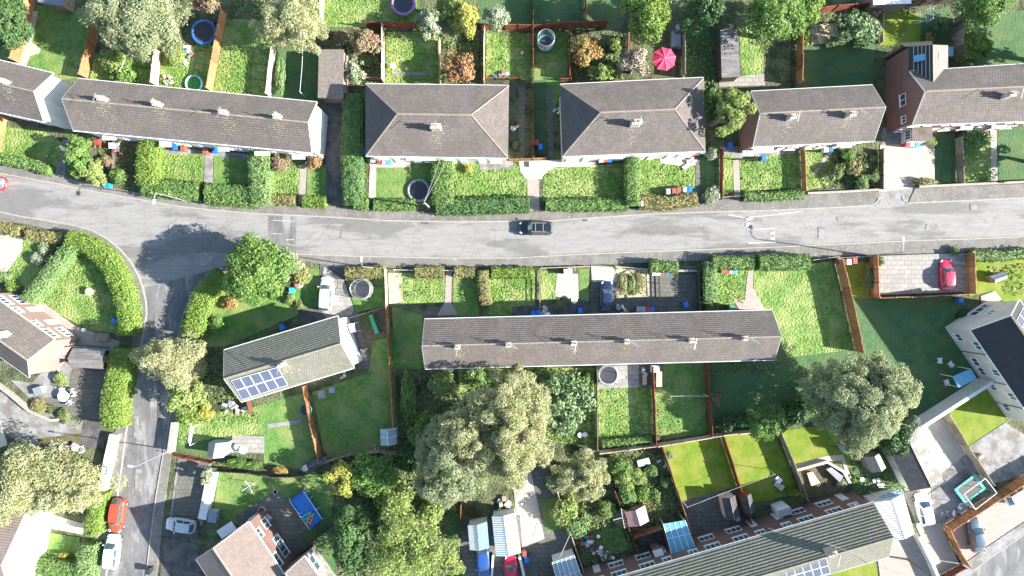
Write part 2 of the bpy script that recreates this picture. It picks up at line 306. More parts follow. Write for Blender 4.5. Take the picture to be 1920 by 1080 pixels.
def ribbon(m, pts, wd, z0, z1):
    l = offs(pts, wd / 2); r = offs(pts, -wd / 2)
    for i in range(len(pts) - 1):
        a, b, c, d = l[i], l[i + 1], r[i + 1], r[i]
        m.face([(d.x, d.y, z1), (c.x, c.y, z1), (b.x, b.y, z1), (a.x, a.y, z1)])
        m.face([(a.x, a.y, z1), (b.x, b.y, z1), (b.x, b.y, z0), (a.x, a.y, z0)])
        m.face([(d.x, d.y, z0), (c.x, c.y, z0), (c.x, c.y, z1), (d.x, d.y, z1)])
    for q in (0, -1):
        m.face([(l[q].x, l[q].y, z0), (l[q].x, l[q].y, z1), (r[q].x, r[q].y, z1), (r[q].x, r[q].y, z0)])
def kerb(pts, wd=.14):
    m = MB(); ribbon(m, [P(*p) for p in pts], wd, 0, .116); return tag(m.build('kerb', G['kerb']), kind='structure')
def paint(pts, wd, layer=3):
    m = MB(); pp = [P(*p) for p in pts]; l = offs(pp, wd / 2); r = offs(pp, -wd / 2); z = .02 + .01 * layer
    for i in range(len(pp) - 1): m.face([(v.x, v.y, z) for v in (r[i], r[i + 1], l[i + 1], l[i])])
    return tag(m.build('road_marking', G['line']), kind='structure')
def inpoly(x, y, poly):
    c = np.zeros(len(x), bool); j = len(poly) - 1
    for i in range(len(poly)):
        xi, yi = poly[i].x, poly[i].y; xj, yj = poly[j].x, poly[j].y
        if yi != yj: c ^= ((yi > y) != (yj > y)) & (x < (xj - xi) * (y - yi) / (yj - yi) + xi)
        j = i
    return c
def cover(name, label, cat, polys, dens, hgt, size, mat, z=0.02):
    """one mesh of uncountable blades or weeds over ground polygons"""
    cs = []
    for pts in polys:
        poly = [P(*p) for p in pts]; xs = [p.x for p in poly]; ys = [p.y for p in poly]
        n = int((max(xs) - min(xs)) * (max(ys) - min(ys)) * dens)
        x = RS.uniform(min(xs), max(xs), n); y = RS.uniform(min(ys), max(ys), n)
        cl = np.sin(x * 2.1 + np.sin(y * 1.3) * 2) * np.sin(y * 1.9 + np.sin(x * 1.7) * 2)
        k = inpoly(x, y, poly) & (RS.uniform(-1, 1, n) < cl + .35); x = x[k]; y = y[k]; cl = cl[k]
        cs.append(np.stack([x, y, z + RS.uniform(.02, hgt, len(x)) * (.6 + .4 * cl)], 1))
    c = np.concatenate(cs); nr = unit(RS.normal(0, .6, c.shape) + np.array([0, 0, .8]))
    ax, ay = leafdirs(nr, size, 1.35, .5)
    return tag(mesh_obj(name, quads(name, c, ax, ay, mat)), label, cat, kind='stuff')
# ---------------------------------------------------------------- roofs, houses
def slope(m, e0, e1, r0, r1, course=.30, lift=.035):
    e0, e1, r0, r1 = map(Vector, (e0, e1, r0, r1))
    ud = (e1 - e0).normalized(); w_ = (r0 - e0); up = w_ - ud * w_.dot(ud); sl = up.length; up.normalize()
    nrm = ud.cross(up).normalized()
    if nrm.z < 0: nrm = -nrm; flip = True
    else: flip = False
    n = max(2, round(sl / course))
    def uvq(p): d = Vector(p) - e0; return (d.dot(ud), d.dot(up) * (n * .30 / sl))
    for i in range(n):
        t0, t1 = i / n, (i + 1) / n
        a = e0.lerp(r0, t0) + nrm * lift; b = e1.lerp(r1, t0) + nrm * lift; c = e1.lerp(r1, t1) + nrm * .004; d = e0.lerp(r0, t1) + nrm * .004
        q = [a, b, c, d] if (c - d).length > .02 else [a, b, c]
        uv = [uvq(x) for x in q]
        if flip: q = q[::-1]; uv = uv[::-1]
        m.face(q, uv)
        a0 = a - nrm * (lift + .02 * (i == 0)); b0 = b - nrm * (lift + .02 * (i == 0)); q = [a0, b0, b, a]
        if flip: q = q[::-1]
        m.face(q, [(0, .15), ((b - a).length, .15), ((b - a).length, .16), (0, .16)])
FR = {}
def window(par, pos, ang, wd, ht, mull=1, name='window'):
    """pos is the window centre in world space; ang is the direction it faces"""
    key = (round(wd, 2), round(ht, 2), mull)
    if key not in FR:
        f = MB(); t = .07
        f.box((0, .0, ht / 2 - t / 2), (wd, .08, t)); f.box((0, 0, -ht / 2 + t / 2), (wd, .08, t)); f.box((0, -.03, -ht / 2 - .03), (wd + .16, .16, .05))
        for s in (-1, 1): f.box((s * (wd / 2 - t / 2), 0, 0), (t, .08, ht - 2 * t))
        for k in range(mull): f.box(((k + 1) * wd / (mull + 1) - wd / 2, 0, 0), (t * .8, .08, ht - 2 * t))
        g = MB(); g.box((0, .015, 0), (wd - 2 * t, .03, ht - 2 * t))
        fo = f.build('tmp', WHITE); go = g.build('tmp', GLASS); FR[key] = (fo.data, go.data)
        bpy.data.objects.remove(fo); bpy.data.objects.remove(go)
    o = mesh_obj(name, FR[key][0], par); o.location = Vector(pos) - origin(par); o.rotation_euler = (0, 0, ang + math.pi / 2)
    mesh_obj('pane', FR[key][1], o)
    return o
def wallface(m, a, b, z0, z1, apex=None):
    l = (Vector(b) - Vector(a)).length
    q = [(a.x, a.y, z0), (b.x, b.y, z0), (b.x, b.y, z1)]; uv = [(0, z0), (l, z0), (l, z1)]
    if apex: q.append(tuple(apex)); uv.append((l / 2, apex[2]))
    q.append((a.x, a.y, z1)); uv.append((0, z1)); m.face(q, uv)
def chimney(roof, c, ang, ln=1.0, wd=.55, z0=6, z1=8.6, pots=2):
    m = MB(); m.box((c.x, c.y, (z0 + z1) / 2), (ln, wd, z1 - z0), ang); m.box((c.x, c.y, z1 - .12), (ln + .12, wd + .12, .1), ang); m.box((c.x, c.y, z1 + .03), (ln + .06, wd + .06, .06), ang)
    ch = m.build('chimney', SOOT, roof)
    for k in range(pots):
        d = (k - (pots - 1) / 2) * ln / max(pots, 1) * .9
        q = MB().lathe((c.x + d * math.cos(ang), c.y + d * math.sin(ang), z1 + .05), [(.13, 0), (.12, .35), (.15, .38), (.15, .42), (.09, .42), (.09, .2)], 10)
        q.build('chimney_pot', POT, ch)
    return ch
def aerial(par, c, ang, z0):
    m = MB(); m.tube([(c.x, c.y, z0), (c.x, c.y, z0 + 1.6)], .025, 5)
    dx, dy = math.cos(ang), math.sin(ang)
    m.tube([(c.x - dx * .2, c.y - dy * .2, z0 + 1.5), (c.x + dx * 1.1, c.y + dy * 1.1, z0 + 1.5)], .02, 5)
    for k in range(7):
        x, y = c.x + dx * (.1 + k * .15), c.y + dy * (.1 + k * .15); s_ = .22 - k * .015
        m.tube([(x - dy * s_, y + dx * s_, z0 + 1.5), (x + dy * s_, y - dx * s_, z0 + 1.5)], .012, 4)
    m.build('aerial', METAL, par)
def moss(roof, pts, nrm, n, col, sx=.5, sy=1.2):
    pass
def house(name, label, cor, ze, zr, kind='gable', wm=None, rm=None, units=3, over=.28, course=.30, chim=(), wins='ns', cat='house', porch=(), lift=.075, endw=None, verge=True, gutter=True, chh=.7, stain=True, doors=True, name2=None, oneslope=None, group=None):
    wm = wm or BRICK; rm = rm or ROOF
    A, B_, C_, D = [P(*p, ze) for p in cor]            # eave corners: north-west, north-east, south-east, south-west
    cen = (A + B_ + C_ + D) / 4; root = empty(name, (cen.x, cen.y, 0), label, cat, group)
    W0 = (A + D) / 2; E0 = (B_ + C_) / 2; ax = (E0 - W0).normalized(); ay = Vector((-ax.y, ax.x, 0))
    half = ((A - D).length) / 2
    if kind == 'hip':
        RW = W0 + ax * half; RE = E0 - ax * half
    else: RW = W0.copy(); RE = E0.copy()
    RW = Vector((RW.x, RW.y, zr)); RE = Vector((RE.x, RE.y, zr))
    rf = MB(); slope(rf, A, B_, RW, RE, course, lift); slope(rf, D, C_, RW, RE, course, lift)
    if kind == 'hip': slope(rf, D, A, RW, RW, course, lift); slope(rf, C_, B_, RE, RE, course, lift)
    rf.mi = 1
    for p, q, s_ in ((A, B_, -1), (D, C_, 1)):
        i_ = ay * (over + .05) * s_; rf.face([(v.x, v.y, ze - .03) for v in (p, q, q + i_, p + i_)], [(0, 0), (1, 0), (1, 1), (0, 1)])
    roof = rf.build('roof', [rm, WHITE], root)
    rd = MB()
    def rcap(p, q, r_=.11):
        rd.tube([p + Vector((0, 0, .02)), q + Vector((0, 0, .02))], r_, 6)
    if not oneslope:
        rcap(RW, RE)
        if kind == 'hip':
            for a, b in ((A, RW), (D, RW), (B_, RE), (C_, RE)): rcap(a, b, .085)
        rd.build('ridge_tiles', RIDGE, roof)
    # walls
    kx = .12 if kind == 'gable' else over
    a = A + ax * kx - ay * over; b = B_ - ax * kx - ay * over; c = C_ - ax * kx + ay * over; d = D + ax * kx + ay * over
    ht = (zr - ze) * (half - over) / half; zt = ze - .04
    m = MB(); wallface(m, b, a, 0, zt); wallface(m, d, c, 0, zt)
    if kind == 'gable':
        ztop = zr - .1
        wallface(m, a, d, 0, zt, ((a.x + d.x) / 2, (a.y + d.y) / 2, ztop)); wallface(m, c, b, 0, zt, ((c.x + b.x) / 2, (c.y + b.y) / 2, ztop))
    else: wallface(m, a, d, 0, zt); wallface(m, c, b, 0, zt)
    wl = m.build('wall', wm, root)
    if gutter:
        for p, q, s in ((A, B_, 1), (D, C_, -1)):
            g = MB(); o_ = ay * .07 * s; g.tube([p + o_ + Vector((0, 0, -.02)), q + o_ + Vector((0, 0, -.02))], .06, 6); g.build('gutter', WHITE if gutter is True else gutter, root)
    if verge and kind == 'gable':
        for e, (p, r_, q) in ((-1, (A, RW, D)), (1, (B_, RE, C_))):
            v = MB(); off = ax * e * .03
            for s, t in ((p, r_), (r_, q)):
                s = s + off; t = t + off; v.face([s + Vector((0, 0, .03)), t + Vector((0, 0, .03)), t + Vector((0, 0, -.17)), s + Vector((0, 0, -.17))])
                o2 = ax * e * -.05; v.face([s + Vector((0, 0, .045)), t + Vector((0, 0, .045)), t + o2 + Vector((0, 0, .045)), s + o2 + Vector((0, 0, .045))])
            v.build('bargeboard', WHITE, root)
    # openings
    for side, p, q, n in (('n', a, b, ay), ('s', d, c, -ay)):
        if side not in wins: continue
        L_ = (q - p).length; t = (q - p).normalized(); ang = math.atan2(n.y, n.x)
        for u in range(units):
            fl = (u % 2) if units > 1 else 0
            for f_, z in ((0, 1.45), (1, ze - 1.25)):
                if f_ and ze < 4: continue
                x1 = (u + (.3 if not fl else .7)) * L_ / units; x2 = (u + (.72 if not fl else .28)) * L_ / units
                ww = min(1.9, L_ / units * .36)
                window(root, p + t * x1 + n * .02 + Vector((0, 0, z - zt * 0 - (p.z))), ang, ww, 1.15, 1 + (ww > 1.5))
                if f_ == 0 and doors:
                    dr = MB(); pp = p + t * x2 + n * .03; dr.box((pp.x, pp.y, 1.02), (.9, .07, 2.02), ang + math.pi / 2); do = dr.build('door', WHITE, root)
                    h_ = MB(); hp = pp + t * .35 + n * .06; h_.box((hp.x, hp.y, 1.05), (.12, .04, .04), ang + math.pi / 2); h_.build('handle', METAL, do)
                else: window(root, p + t * x2 + n * .02 + Vector((0, 0, z - p.z)), ang, ww * .6, .95, 1)
    for e, wx, z, ww, wh in (endw or []):
        p, q, n = (a, d, -ax) if e == 'w' else (b, c, ax)
        pp = p.lerp(q, wx) + n * .02; window(root, Vector((pp.x, pp.y, z)), math.atan2(n.y, n.x), ww, wh, 1)
    ra = math.atan2(ax.y, ax.x)
    for i, ch in enumerate(chim):
        cx = P(ch[0], ch[1], zr + .2); chimney(roof, cx, ra, (ch[2] if len(ch) > 2 else .8) * .9, .5, ze + .8, zr + chh, 2)
        cx2 = cx - ay * .0; aerial(root, Vector((cx.x + .2, cx.y + .1, 0)), -.6 + 1.3 * (i % 2) - 1.2, zr + chh - .3)
        if stain:
            n = 110; k = RS.normal(0, .42, n) ; dd = np.abs(RS.normal(0, .8, n)); s_ = -1
            # lichen flakes washed down the southern slope below each stack
            off = (cx - Vector((W0.x, W0.y, cx.z))).dot(ay)
            yy = off - .3 - dd * 1.1; rise = (zr - ze) / half
            zz = zr - np.abs(yy) * rise + .05
            ok = (yy > -half + .1) & (yy < half)
            base = np.array([cx.x, cx.y, 0.]) ; pts = base + np.outer(k, np.array(ax)) + np.outer(yy - off, np.array(ay)); pts[:, 2] = zz; pts = pts[ok]
            nr = np.tile(np.array(unit(np.array([-ay.x * rise, -ay.y * rise, 1.0]))), (len(pts), 1))
            a1 = np.tile(np.array(ax), (len(pts), 1)) * RS.uniform(.02, .07, (len(pts), 1)); b1 = unit(np.cross(nr, a1)) * RS.uniform(.02, .07, (len(pts), 1))
            me = quads('lichen', pts - np.array(origin(roof)) , a1, b1, LICH[i % 2])
            tag(mesh_obj('lichen', me, roof), kind='stuff')
    for (x0, y0, x1, y1) in porch:
        z = 2.35; pq = [P(x0, y0, z), P(x1, y0, z), P(x1, y1, z), P(x0, y1, z)]
        MB().prism(pq, z, z + .14).build('porch_canopy', RENDER, root)
    return root, roof, (A, B_, C_, D, RW, RE, ax, ay, cen)
LICH = [mk('pale_lichen', (.42, .40, .30), (.34, .33, .2), 4, fine=.1), mk('yellow_moss', (.30, .30, .08), (.40, .38, .2), 4, fine=.1)]
def solar(root, q, zs, nx, ny, gap=.055):
    """a grid of panels over a roof quad given by its photo corners and their heights"""
    c = [P(p[0], p[1], z) + Vector((0, 0, .10)) for p, z in zip(q, zs)]
    def bl(u, v): return c[0].lerp(c[1], u).lerp(c[3].lerp(c[2], u), v)
    W_ = (c[1] - c[0]).length / nx; H_ = (c[3] - c[0]).length / ny
    for i in range(nx):
        for j in range(ny):
            gu, gv = gap / W_ / nx / 2, gap / H_ / ny / 2
            u0, u1, v0, v1 = i / nx + gu, (i + 1) / nx - gu, j / ny + gv, (j + 1) / ny - gv
            m = MB(); k = [bl(u0, v0), bl(u1, v0), bl(u1, v1), bl(u0, v1)]; nrm = (k[1] - k[0]).cross(k[3] - k[0]).normalized()
            if nrm.z < 0: nrm = -nrm
            m.mi = 1; lo = [x - nrm * .04 for x in k]
            for s in range(4): m.face([lo[s], lo[(s + 1) % 4], k[(s + 1) % 4], k[s]])
            m.face(k); m.mi = 0
            ce = (k[0] + k[2]) / 2; ki = [x.lerp(ce, .055) + nrm * .004 for x in k]
            m.face(ki, [(0, 0), (W_, 0), (W_, H_), (0, H_)])
            m.build('solar_panel', [SOLAR, WHITE], root)
def shed(name, label, cor, ze, zr, wm, rm, cat='shed', axis=0, rm2=None, rib=False, glassy=False, door=True, group=None, over=.08):
    """small pitched outbuilding; cor are eave corners in order, ridge from mid(0,3) to mid(1,2)"""
    if axis: cor = cor[1:] + cor[:1]
    c = [P(*p, ze) for p in cor]; cen = sum(c, Vector()) / 4; root = empty(name, (cen.x, cen.y, 0), label, cat, group)
    W0 = (c[0] + c[3]) / 2; E0 = (c[1] + c[2]) / 2; ax = (E0 - W0).normalized(); r0 = Vector((W0.x, W0.y, zr)); r1 = Vector((E0.x, E0.y, zr))
    m = MB()
    def pl(e0, e1, a, b, mi):
        m.mi = mi; up = Vector((0, 0, .05)); n = max(1, int((e1 - e0).length / .28)) if rib else 1
        for i in range(n):
            p0, p1 = e0.lerp(e1, i / n), e0.lerp(e1, (i + 1) / n); q0, q1 = a.lerp(b, i / n), a.lerp(b, (i + 1) / n)
            if rib:
                h = Vector((0, 0, .06)); pm, qm = p0.lerp(p1, .55), q0.lerp(q1, .55)
                m.face([p0 + up, pm + up + h, qm + up + h, q0 + up]); m.face([pm + up + h, p1 + up, q1 + up, qm + up + h])
            else: m.face([p0 + up, p1 + up, q1 + up, q0 + up])
            m.face([p0, p1, p1 + up, p0 + up])
    pl(c[0], c[1], r0, r1, 0); pl(c[3], c[2], r0, r1, 1 if rm2 else 0)
    m.mi = 0
    for e, (p, r_, q) in enumerate(((c[0], r0, c[3]), (c[1], r1, c[2]))):
        for s, t in ((p, r_), (r_, q)): m.face([s, t, t + Vector((0, 0, .05)), s + Vector((0, 0, .05))])
    rf = m.build('roof', [rm, rm2] if rm2 else rm, root)
    if zr - ze > .12: MB().tube([r0 + Vector((0, 0, .06)), r1 + Vector((0, 0, .06))], .045, 5).build('ridge_cap', WOODG if not glassy else WHITE, rf)
    k = [p.lerp(cen + Vector((0, 0, 0)), over) for p in c]
    w_ = MB(); zt = ze
    wallface(w_, k[1], k[0], 0, zt); wallface(w_, k[3], k[2], 0, zt)
    wallface(w_, k[0], k[3], 0, zt, ((k[0].x + k[3].x) / 2, (k[0].y + k[3].y) / 2, zr - .02)); wallface(w_, k[2], k[1], 0, zt, ((k[1].x + k[2].x) / 2, (k[1].y + k[2].y) / 2, zr - .02))
    w_.build('wall', wm, root)
    if door:
        mid = (k[1] + k[2]) / 2; ang = math.atan2(ax.y, ax.x); mid = mid + ax * .025
        d = MB(); d.box((mid.x, mid.y, .95), (.05, min(.85, (k[1] - k[2]).length * .5), 1.85 if ze > 1.9 else ze * .9), ang).build('door', WOODG if not glassy else WHITE, root)
    if glassy:
        b = MB(); L_ = (c[1] - c[0]).length; n = max(2, int(L_ / .75))
        for i in range(n + 1):
            for e0, e1, a, b2 in ((c[0], c[1], r0, r1), (c[3], c[2], r0, r1)):
                p = e0.lerp(e1, i / n); q = a.lerp(b2, i / n); b.tube([p + Vector((0, 0, .06)), q + Vector((0, 0, .06))], .03, 4); b.tube([p, (p.x, p.y, 0)], .03, 4)
        b.build('glazing_bars', WHITE, root)
    return root
def flatroof(name, label, cor, z0, z1, rm, wm, cat, bars=0, post=True, barm=None):
    c = [P(*p, z) for p, z in zip(cor, (z0, z0, z1, z1))]; cen = sum(c, Vector()) / 4; root = empty(name, (cen.x, cen.y, 0), label, cat)
    m = MB(); up = Vector((0, 0, .06)); m.face([x + up for x in c]); m.face([x for x in c[::-1]])
    for i in range(4): m.face([c[i], c[(i + 1) % 4], c[(i + 1) % 4] + up, c[i] + up])
    m.build('roof', rm, root)
    k = [p.lerp(cen, .05) for p in c]
    if wm:
        w_ = MB()
        for i in range(4):
            a, b = k[(i + 1) % 4], k[i]; w_.face([(a.x, a.y, 0), (b.x, b.y, 0), b, a], [(0, 0), ((a - b).length, 0), ((a - b).length, b.z), (0, a.z)])
        w_.build('wall', wm, root)
    elif post:
        for p in k: MB().tube([(p.x, p.y, 0), p], .045, 6).build('post', WHITE, root)
    if bars:
        b = MB()
        for i in range(bars + 1):
            b.tube([c[0].lerp(c[1], i / bars) + up * 1.4, c[3].lerp(c[2], i / bars) + up * 1.4], .035, 4)
        b.tube([c[0].lerp(c[3], .5) + up * 1.5, c[1].lerp(c[2], .5) + up * 1.5], .03, 4)
        b.build('glazing_bars', barm or WHITE, root)
    return root
# ---------------------------------------------------------------- fences and walls
PAN = {}
def panel_mesh(h, mat, gap=.012):
    key = (round(h, 1), mat.name)
    if key not in PAN:
        m = MB(); n = 13; L_ = 1.8
        for i in range(n):
            x = (i + .5) * L_ / n - L_ / 2; dz = rnd.uniform(-.012, .012)
            m.box((x, rnd.uniform(-.006, .006), h / 2 + .03 + dz), (L_ / n - gap, .022, h - .06))
        for z in (.3, h - .3): m.box((0, .032, z), (L_, .04, .09))
        m.box((0, 0, h + .01), (L_, .07, .035))
        p = MB(); p.box((0, 0, (h + .1) / 2), (.1, .1, h + .1)); p.box((0, 0, h + .115), (.13, .13, .03))
        o = m.build('t', mat); q = p.build('t', mat); PAN[key] = (o.data, q.data); bpy.data.objects.remove(o); bpy.data.objects.remove(q)
    return PAN[key]
FENCEG = 'timber fences between the gardens'
def fence(label, pts, mat, h=1.8, name='fence'):
    W_ = [P(*p) for p in pts]; root = empty(name, (W_[0] + W_[-1]) / 2, label, 'fence', FENCEG); pm, qm = panel_mesh(h, mat); o0 = origin(root)
    for i in range(len(W_) - 1):
        a, b = W_[i], W_[i + 1]; L_ = (b - a).length; n = max(1, round(L_ / 1.85)); ang = math.atan2((b - a).y, (b - a).x)
        for k in range(n):
            p = a.lerp(b, (k + .5) / n); o = mesh_obj('panel', pm, root, p - o0); o.rotation_euler = (rnd.uniform(-.02, .02), 0, ang + rnd.uniform(-.012, .012)); o.scale = (L_ / n / 1.8 * .97, 1, 1 + rnd.uniform(-.02, .02))
            mesh_obj('post', qm, root, a.lerp(b, k / n) - o0).rotation_euler = (0, 0, ang)
    mesh_obj('post', qm, root, W_[-1] - o0)
    return root
def wirefence(label, pts, mat, h=1.0):
    W_ = [P(*p) for p in pts]; root = empty('fence', (W_[0] + W_[-1]) / 2, label, 'fence', FENCEG)
    for i in range(len(W_) - 1):
        a, b = W_[i], W_[i + 1]; n = max(1, round((b - a).length / 1.9)); ang = math.atan2((b - a).y, (b - a).x); m = MB()
        for z in (.25, h * .6, h - .06): c = (a + b) / 2; m.box((c.x, c.y, z), ((b - a).length, .035, .1), ang)
        m.build('rail', mat, root)
        for k in range(n + 1):
            p = a.lerp(b, k / n); MB().box((p.x, p.y, h / 2), (.09, .09, h), ang).build('post', mat, root)
    return root
def wall(label, pts, mat, h=.9, wd=.22, cap=True, closed=False):
    W_ = [P(*p) for p in pts]; root = empty('garden_wall', (W_[0] + W_[-1]) / 2, label, 'wall', 'walls round the plots')
    m = MB(); ribbon(m, W_, wd, 0, h)
    for i in range(len(m.f)):
        q = [m.v[j] for j in m.f[i]]; m.uv[i] = [((x + y), z) for x, y, z in q]
    m.build('wall', mat, root)
    if cap: k = MB(); ribbon(k, W_, wd + .07, h + .001, h + .06); k.build('coping', G['kerb'] if mat is not RENDER else RENDER, root)
    return root
# ---------------------------------------------------------------- vegetation
def hedge(label, pts, wd, h, mat='hedge', dens=70, size=.15, rough=.17, name='hedge', cat='hedge'):
    W_ = [P(p[0], p[1], h) for p in pts]; W_ = [Vector((p.x, p.y, 0)) for p in W_]; cen = (W_[0] + W_[-1]) / 2
    seg = [(W_[i], W_[i + 1]) for i in range(len(W_) - 1)]; Ls = [(b - a).length for a, b in seg]; tot = sum(Ls)
    core = MB(); l = offs(W_, wd / 2 * .86); r = offs(W_, -wd / 2 * .86); hh = h * .93
    for i in range(len(W_) - 1):
        core.face([(r[i].x, r[i].y, hh), (r[i + 1].x, r[i + 1].y, hh), (l[i + 1].x, l[i + 1].y, hh), (l[i].x, l[i].y, hh)])
        core.face([(l[i].x, l[i].y, hh), (l[i + 1].x, l[i + 1].y, hh), (l[i + 1].x, l[i + 1].y, 0), (l[i].x, l[i].y, 0)])
        core.face([(r[i].x, r[i].y, 0), (r[i + 1].x, r[i + 1].y, 0), (r[i + 1].x, r[i + 1].y, hh), (r[i].x, r[i].y, hh)])
    for q in (0, -1): core.face([(l[q].x, l[q].y, 0), (l[q].x, l[q].y, hh), (r[q].x, r[q].y, hh), (r[q].x, r[q].y, 0)])
    per = wd + 2 * h; n = int((tot * per + 2 * wd * h) * dens)
    s = RS.uniform(-.04 * 1, tot + .04, n); u = RS.uniform(0, per, n)
    cap = RS.uniform(0, 1, n) < (2 * wd * h) / (tot * per + 2 * wd * h)
    s = np.where(cap, np.where(RS.uniform(0, 1, n) < .5, 0, tot), s)
    across = np.where(u < h, -wd / 2, np.where(u > h + wd, wd / 2, u - h - wd / 2)); zz = np.where(u < h, u, np.where(u > h + wd, per - u, h))
    across = np.where(cap, RS.uniform(-wd / 2, wd / 2, n), across); zz = np.where(cap, RS.uniform(0, h, n), zz)
    # rounded shoulders and an uneven, clipped-by-hand outline
    lump = .5 + .5 * np.sin(s * 1.7 + 3 * np.sin(s * .6)) * np.sin(across * 2.2 + s * .9)
    rr = rough * (lump * 1.6 + RS.normal(0, .6, n))
    ac = np.abs(across) / (wd / 2); zz = zz - (ac ** 4) * (.12 * h) * (zz > h * .8)
    across = across * (1 + rr / wd * (zz < h * .85)); zz = np.maximum(.03, zz + rr * (zz > h * .7))
    cum = np.cumsum([0] + Ls); idx = np.clip(np.searchsorted(cum, s, 'right') - 1, 0, len(seg) - 1)
    A_ = np.array([list(a) for a, b in seg]); D_ = np.array([list((b - a).normalized()) for a, b in seg]); Nn = np.stack([-D_[:, 1], D_[:, 0], D_[:, 2]], 1)
    c = A_[idx] + D_[idx] * (s - cum[idx])[:, None] + Nn[idx] * across[:, None]; c[:, 2] = zz
    nr = Nn[idx] * (across / (wd / 2))[:, None] * .9; nr[:, 2] = np.where(zz > h * .75, 1.0, .35)
    nr = unit(nr); ax, ay = leafdirs(nr, size, 1.25, .55)
    root = empty(name, cen, label, cat, 'clipped hedges along the front gardens'); o0 = np.array(list(cen))
    mesh_obj('foliage', quads('foliage', c - o0, ax, ay, LF[mat]), root); core.build('inner_growth', LF[mat], root)
    return root
def crown_pts(Rx, Ry, Rz, ncl, per, rc, shell=.55, la=.14):
    """leaf positions and normals on clumps spread through an ellipsoid"""
    d = unit(RS.normal(0, 1, (ncl, 3))); d[:, 2] = np.where(d[:, 2] < -.35, -d[:, 2], d[:, 2]); rad = RS.uniform(shell, 1, (ncl, 1)) ** .6
    lob = 1 + la * np.sin(np.arctan2(d[:, 1:2], d[:, 0:1]) * 3 + RS.uniform(0, 6)) + .08 * np.sin(np.arctan2(d[:, 1:2], d[:, 0:1]) * 7 + RS.uniform(0, 6))
    cc = d * rad * lob * np.array([Rx, Ry, Rz]) * (1 - rc * .55)
    cr = rc * Rx * RS.uniform(.6, 1.25, (ncl, 1))
    e = unit(RS.normal(0, 1, (ncl, per, 3))); e[:, :, 2] = np.abs(e[:, :, 2]) * np.where(RS.uniform(0, 1, (ncl, per)) < .8, 1, -1)
    p = cc[:, None, :] + e * cr[:, None, :] * RS.uniform(.7, 1.08, (ncl, per, 1)) * np.array([1, 1, .75])
    nr = unit(e * .8 + (d * .6)[:, None, :])
    return cc, p.reshape(-1, 3), nr.reshape(-1, 3)
TST = dict(  # leaf material, size, elongation, clumps, leaves per clump, clump radius, shell, bark
    green=('green', .19, 1.2, 105, 190, .23, .45, BARK), dark=('dark', .18, 1.2, 105, 190, .22, .45, BARK),
    sage=('sage', .155, 1.2, 230, 240, .18, .2, BARK), feather=('feather', .15, 2.0, 200, 230, .17, .2, BARKP),
    willow=('feather', .155, 2.2, 190, 260, .18, .2, BARKP), yg=('yg', .22, 1.6, 90, 120, .2, .3, BARK),
    gold=('gold', .22, 1.3, 60, 110, .24, .3, BARK), autumn=('autumn', .24, 1.3, 50, 110, .25, .3, BARK), rust=('rust', .24, 1.3, 55, 110, .25, .3, BARK),
    redb=('redb', .24, 1.6, 50, 90, .25, .2, BARK), silver=('silver', .2, 1.2, 50, 110, .24, .4, BARK), spot=('spot', .26, 1.3, 90, 90, .2, .3, BARK),
    bright=('hedgeb', .19, 1.3, 100, 180, .22, .4, BARK), twig=('twig', .26, 4.5, 60, 110, .22, .1, BARKP), sparse=('yg', .18, 1.8, 90, 100, .2, .15, BARKP))
def tree(label, px, py, rx, ry, h, style, name='tree', cat='tree', k=1.0, low=.32, group=None):
    mat, size, el, ncl, per, rc, shell, bark = TST[style]
    zm = h * .60; c = P(px, py, zm); s = S * (H - zm) / H; Rx, Ry = rx * s, ry * s; Rz = min(h * .46, max(Rx, Ry) * .95); zc = h - Rz
    f = max(.35, min(2.4, (Rx * Ry) / 20.0)) * k
    ncl = int(ncl * f ** .8); rc2 = rc / max(.85, f ** .33); per = int(per * (1.1 if f > 1 else .85))
    cc, p, nr = crown_pts(Rx, Ry, Rz, ncl, per, rc2, shell, .26 if style in ('willow', 'sparse', 'yg') else .12)
    if style in ('feather', 'willow', 'sparse'): nr = unit(nr + RS.normal(0, .5, nr.shape))
    ax, ay = leafdirs(nr, size, math.sqrt(el), .6)
    root = empty(name, (c.x, c.y, 0), label, cat, group)
    p[:, 2] = np.maximum(p[:, 2] + zc, .25)
    mesh_obj('crown', quads('crown', p, ax, ay, LF[mat]), root)
    t = MB(); r0 = .035 * h + .05; j = [Vector((rnd.uniform(-.2, .2), rnd.uniform(-.2, .2), h * q)) for q in (.2, .38, .55)]
    t.tube([(0, 0, -.05)] + j, [r0, r0 * .8, r0 * .62, r0 * .42], 8)
    idx = RS.choice(len(cc), min(len(cc), 26 if h > 6 else 12), replace=False)
    for q in idx:
        e = Vector(cc[q]) + Vector((0, 0, zc)); b = j[rnd.randrange(3)]; m_ = b.lerp(e, .5) + Vector((rnd.uniform(-.3, .3), rnd.uniform(-.3, .3), .12 * h * rnd.random()))
        t.tube([b, m_, e * 1.0], [r0 * .32, r0 * .2, .02], 5)
    for v in range(len(t.v)): t.v[v] = (t.v[v][0] + c.x, t.v[v][1] + c.y, t.v[v][2])
    t.build('trunk', bark, root)
    return root
BUSH = []
def bush_init():
    for q in range(4):
        cc, p, nr = crown_pts(1, 1, .8, 26 + q * 4, 70, .34, .3); p[:, 2] = np.maximum(p[:, 2] + .62, .02)
        ax, ay = leafdirs(nr, .14, 1.15, .6); BUSH.append(quads('shrub', p, ax, ay, LF['green']))
bush_init()
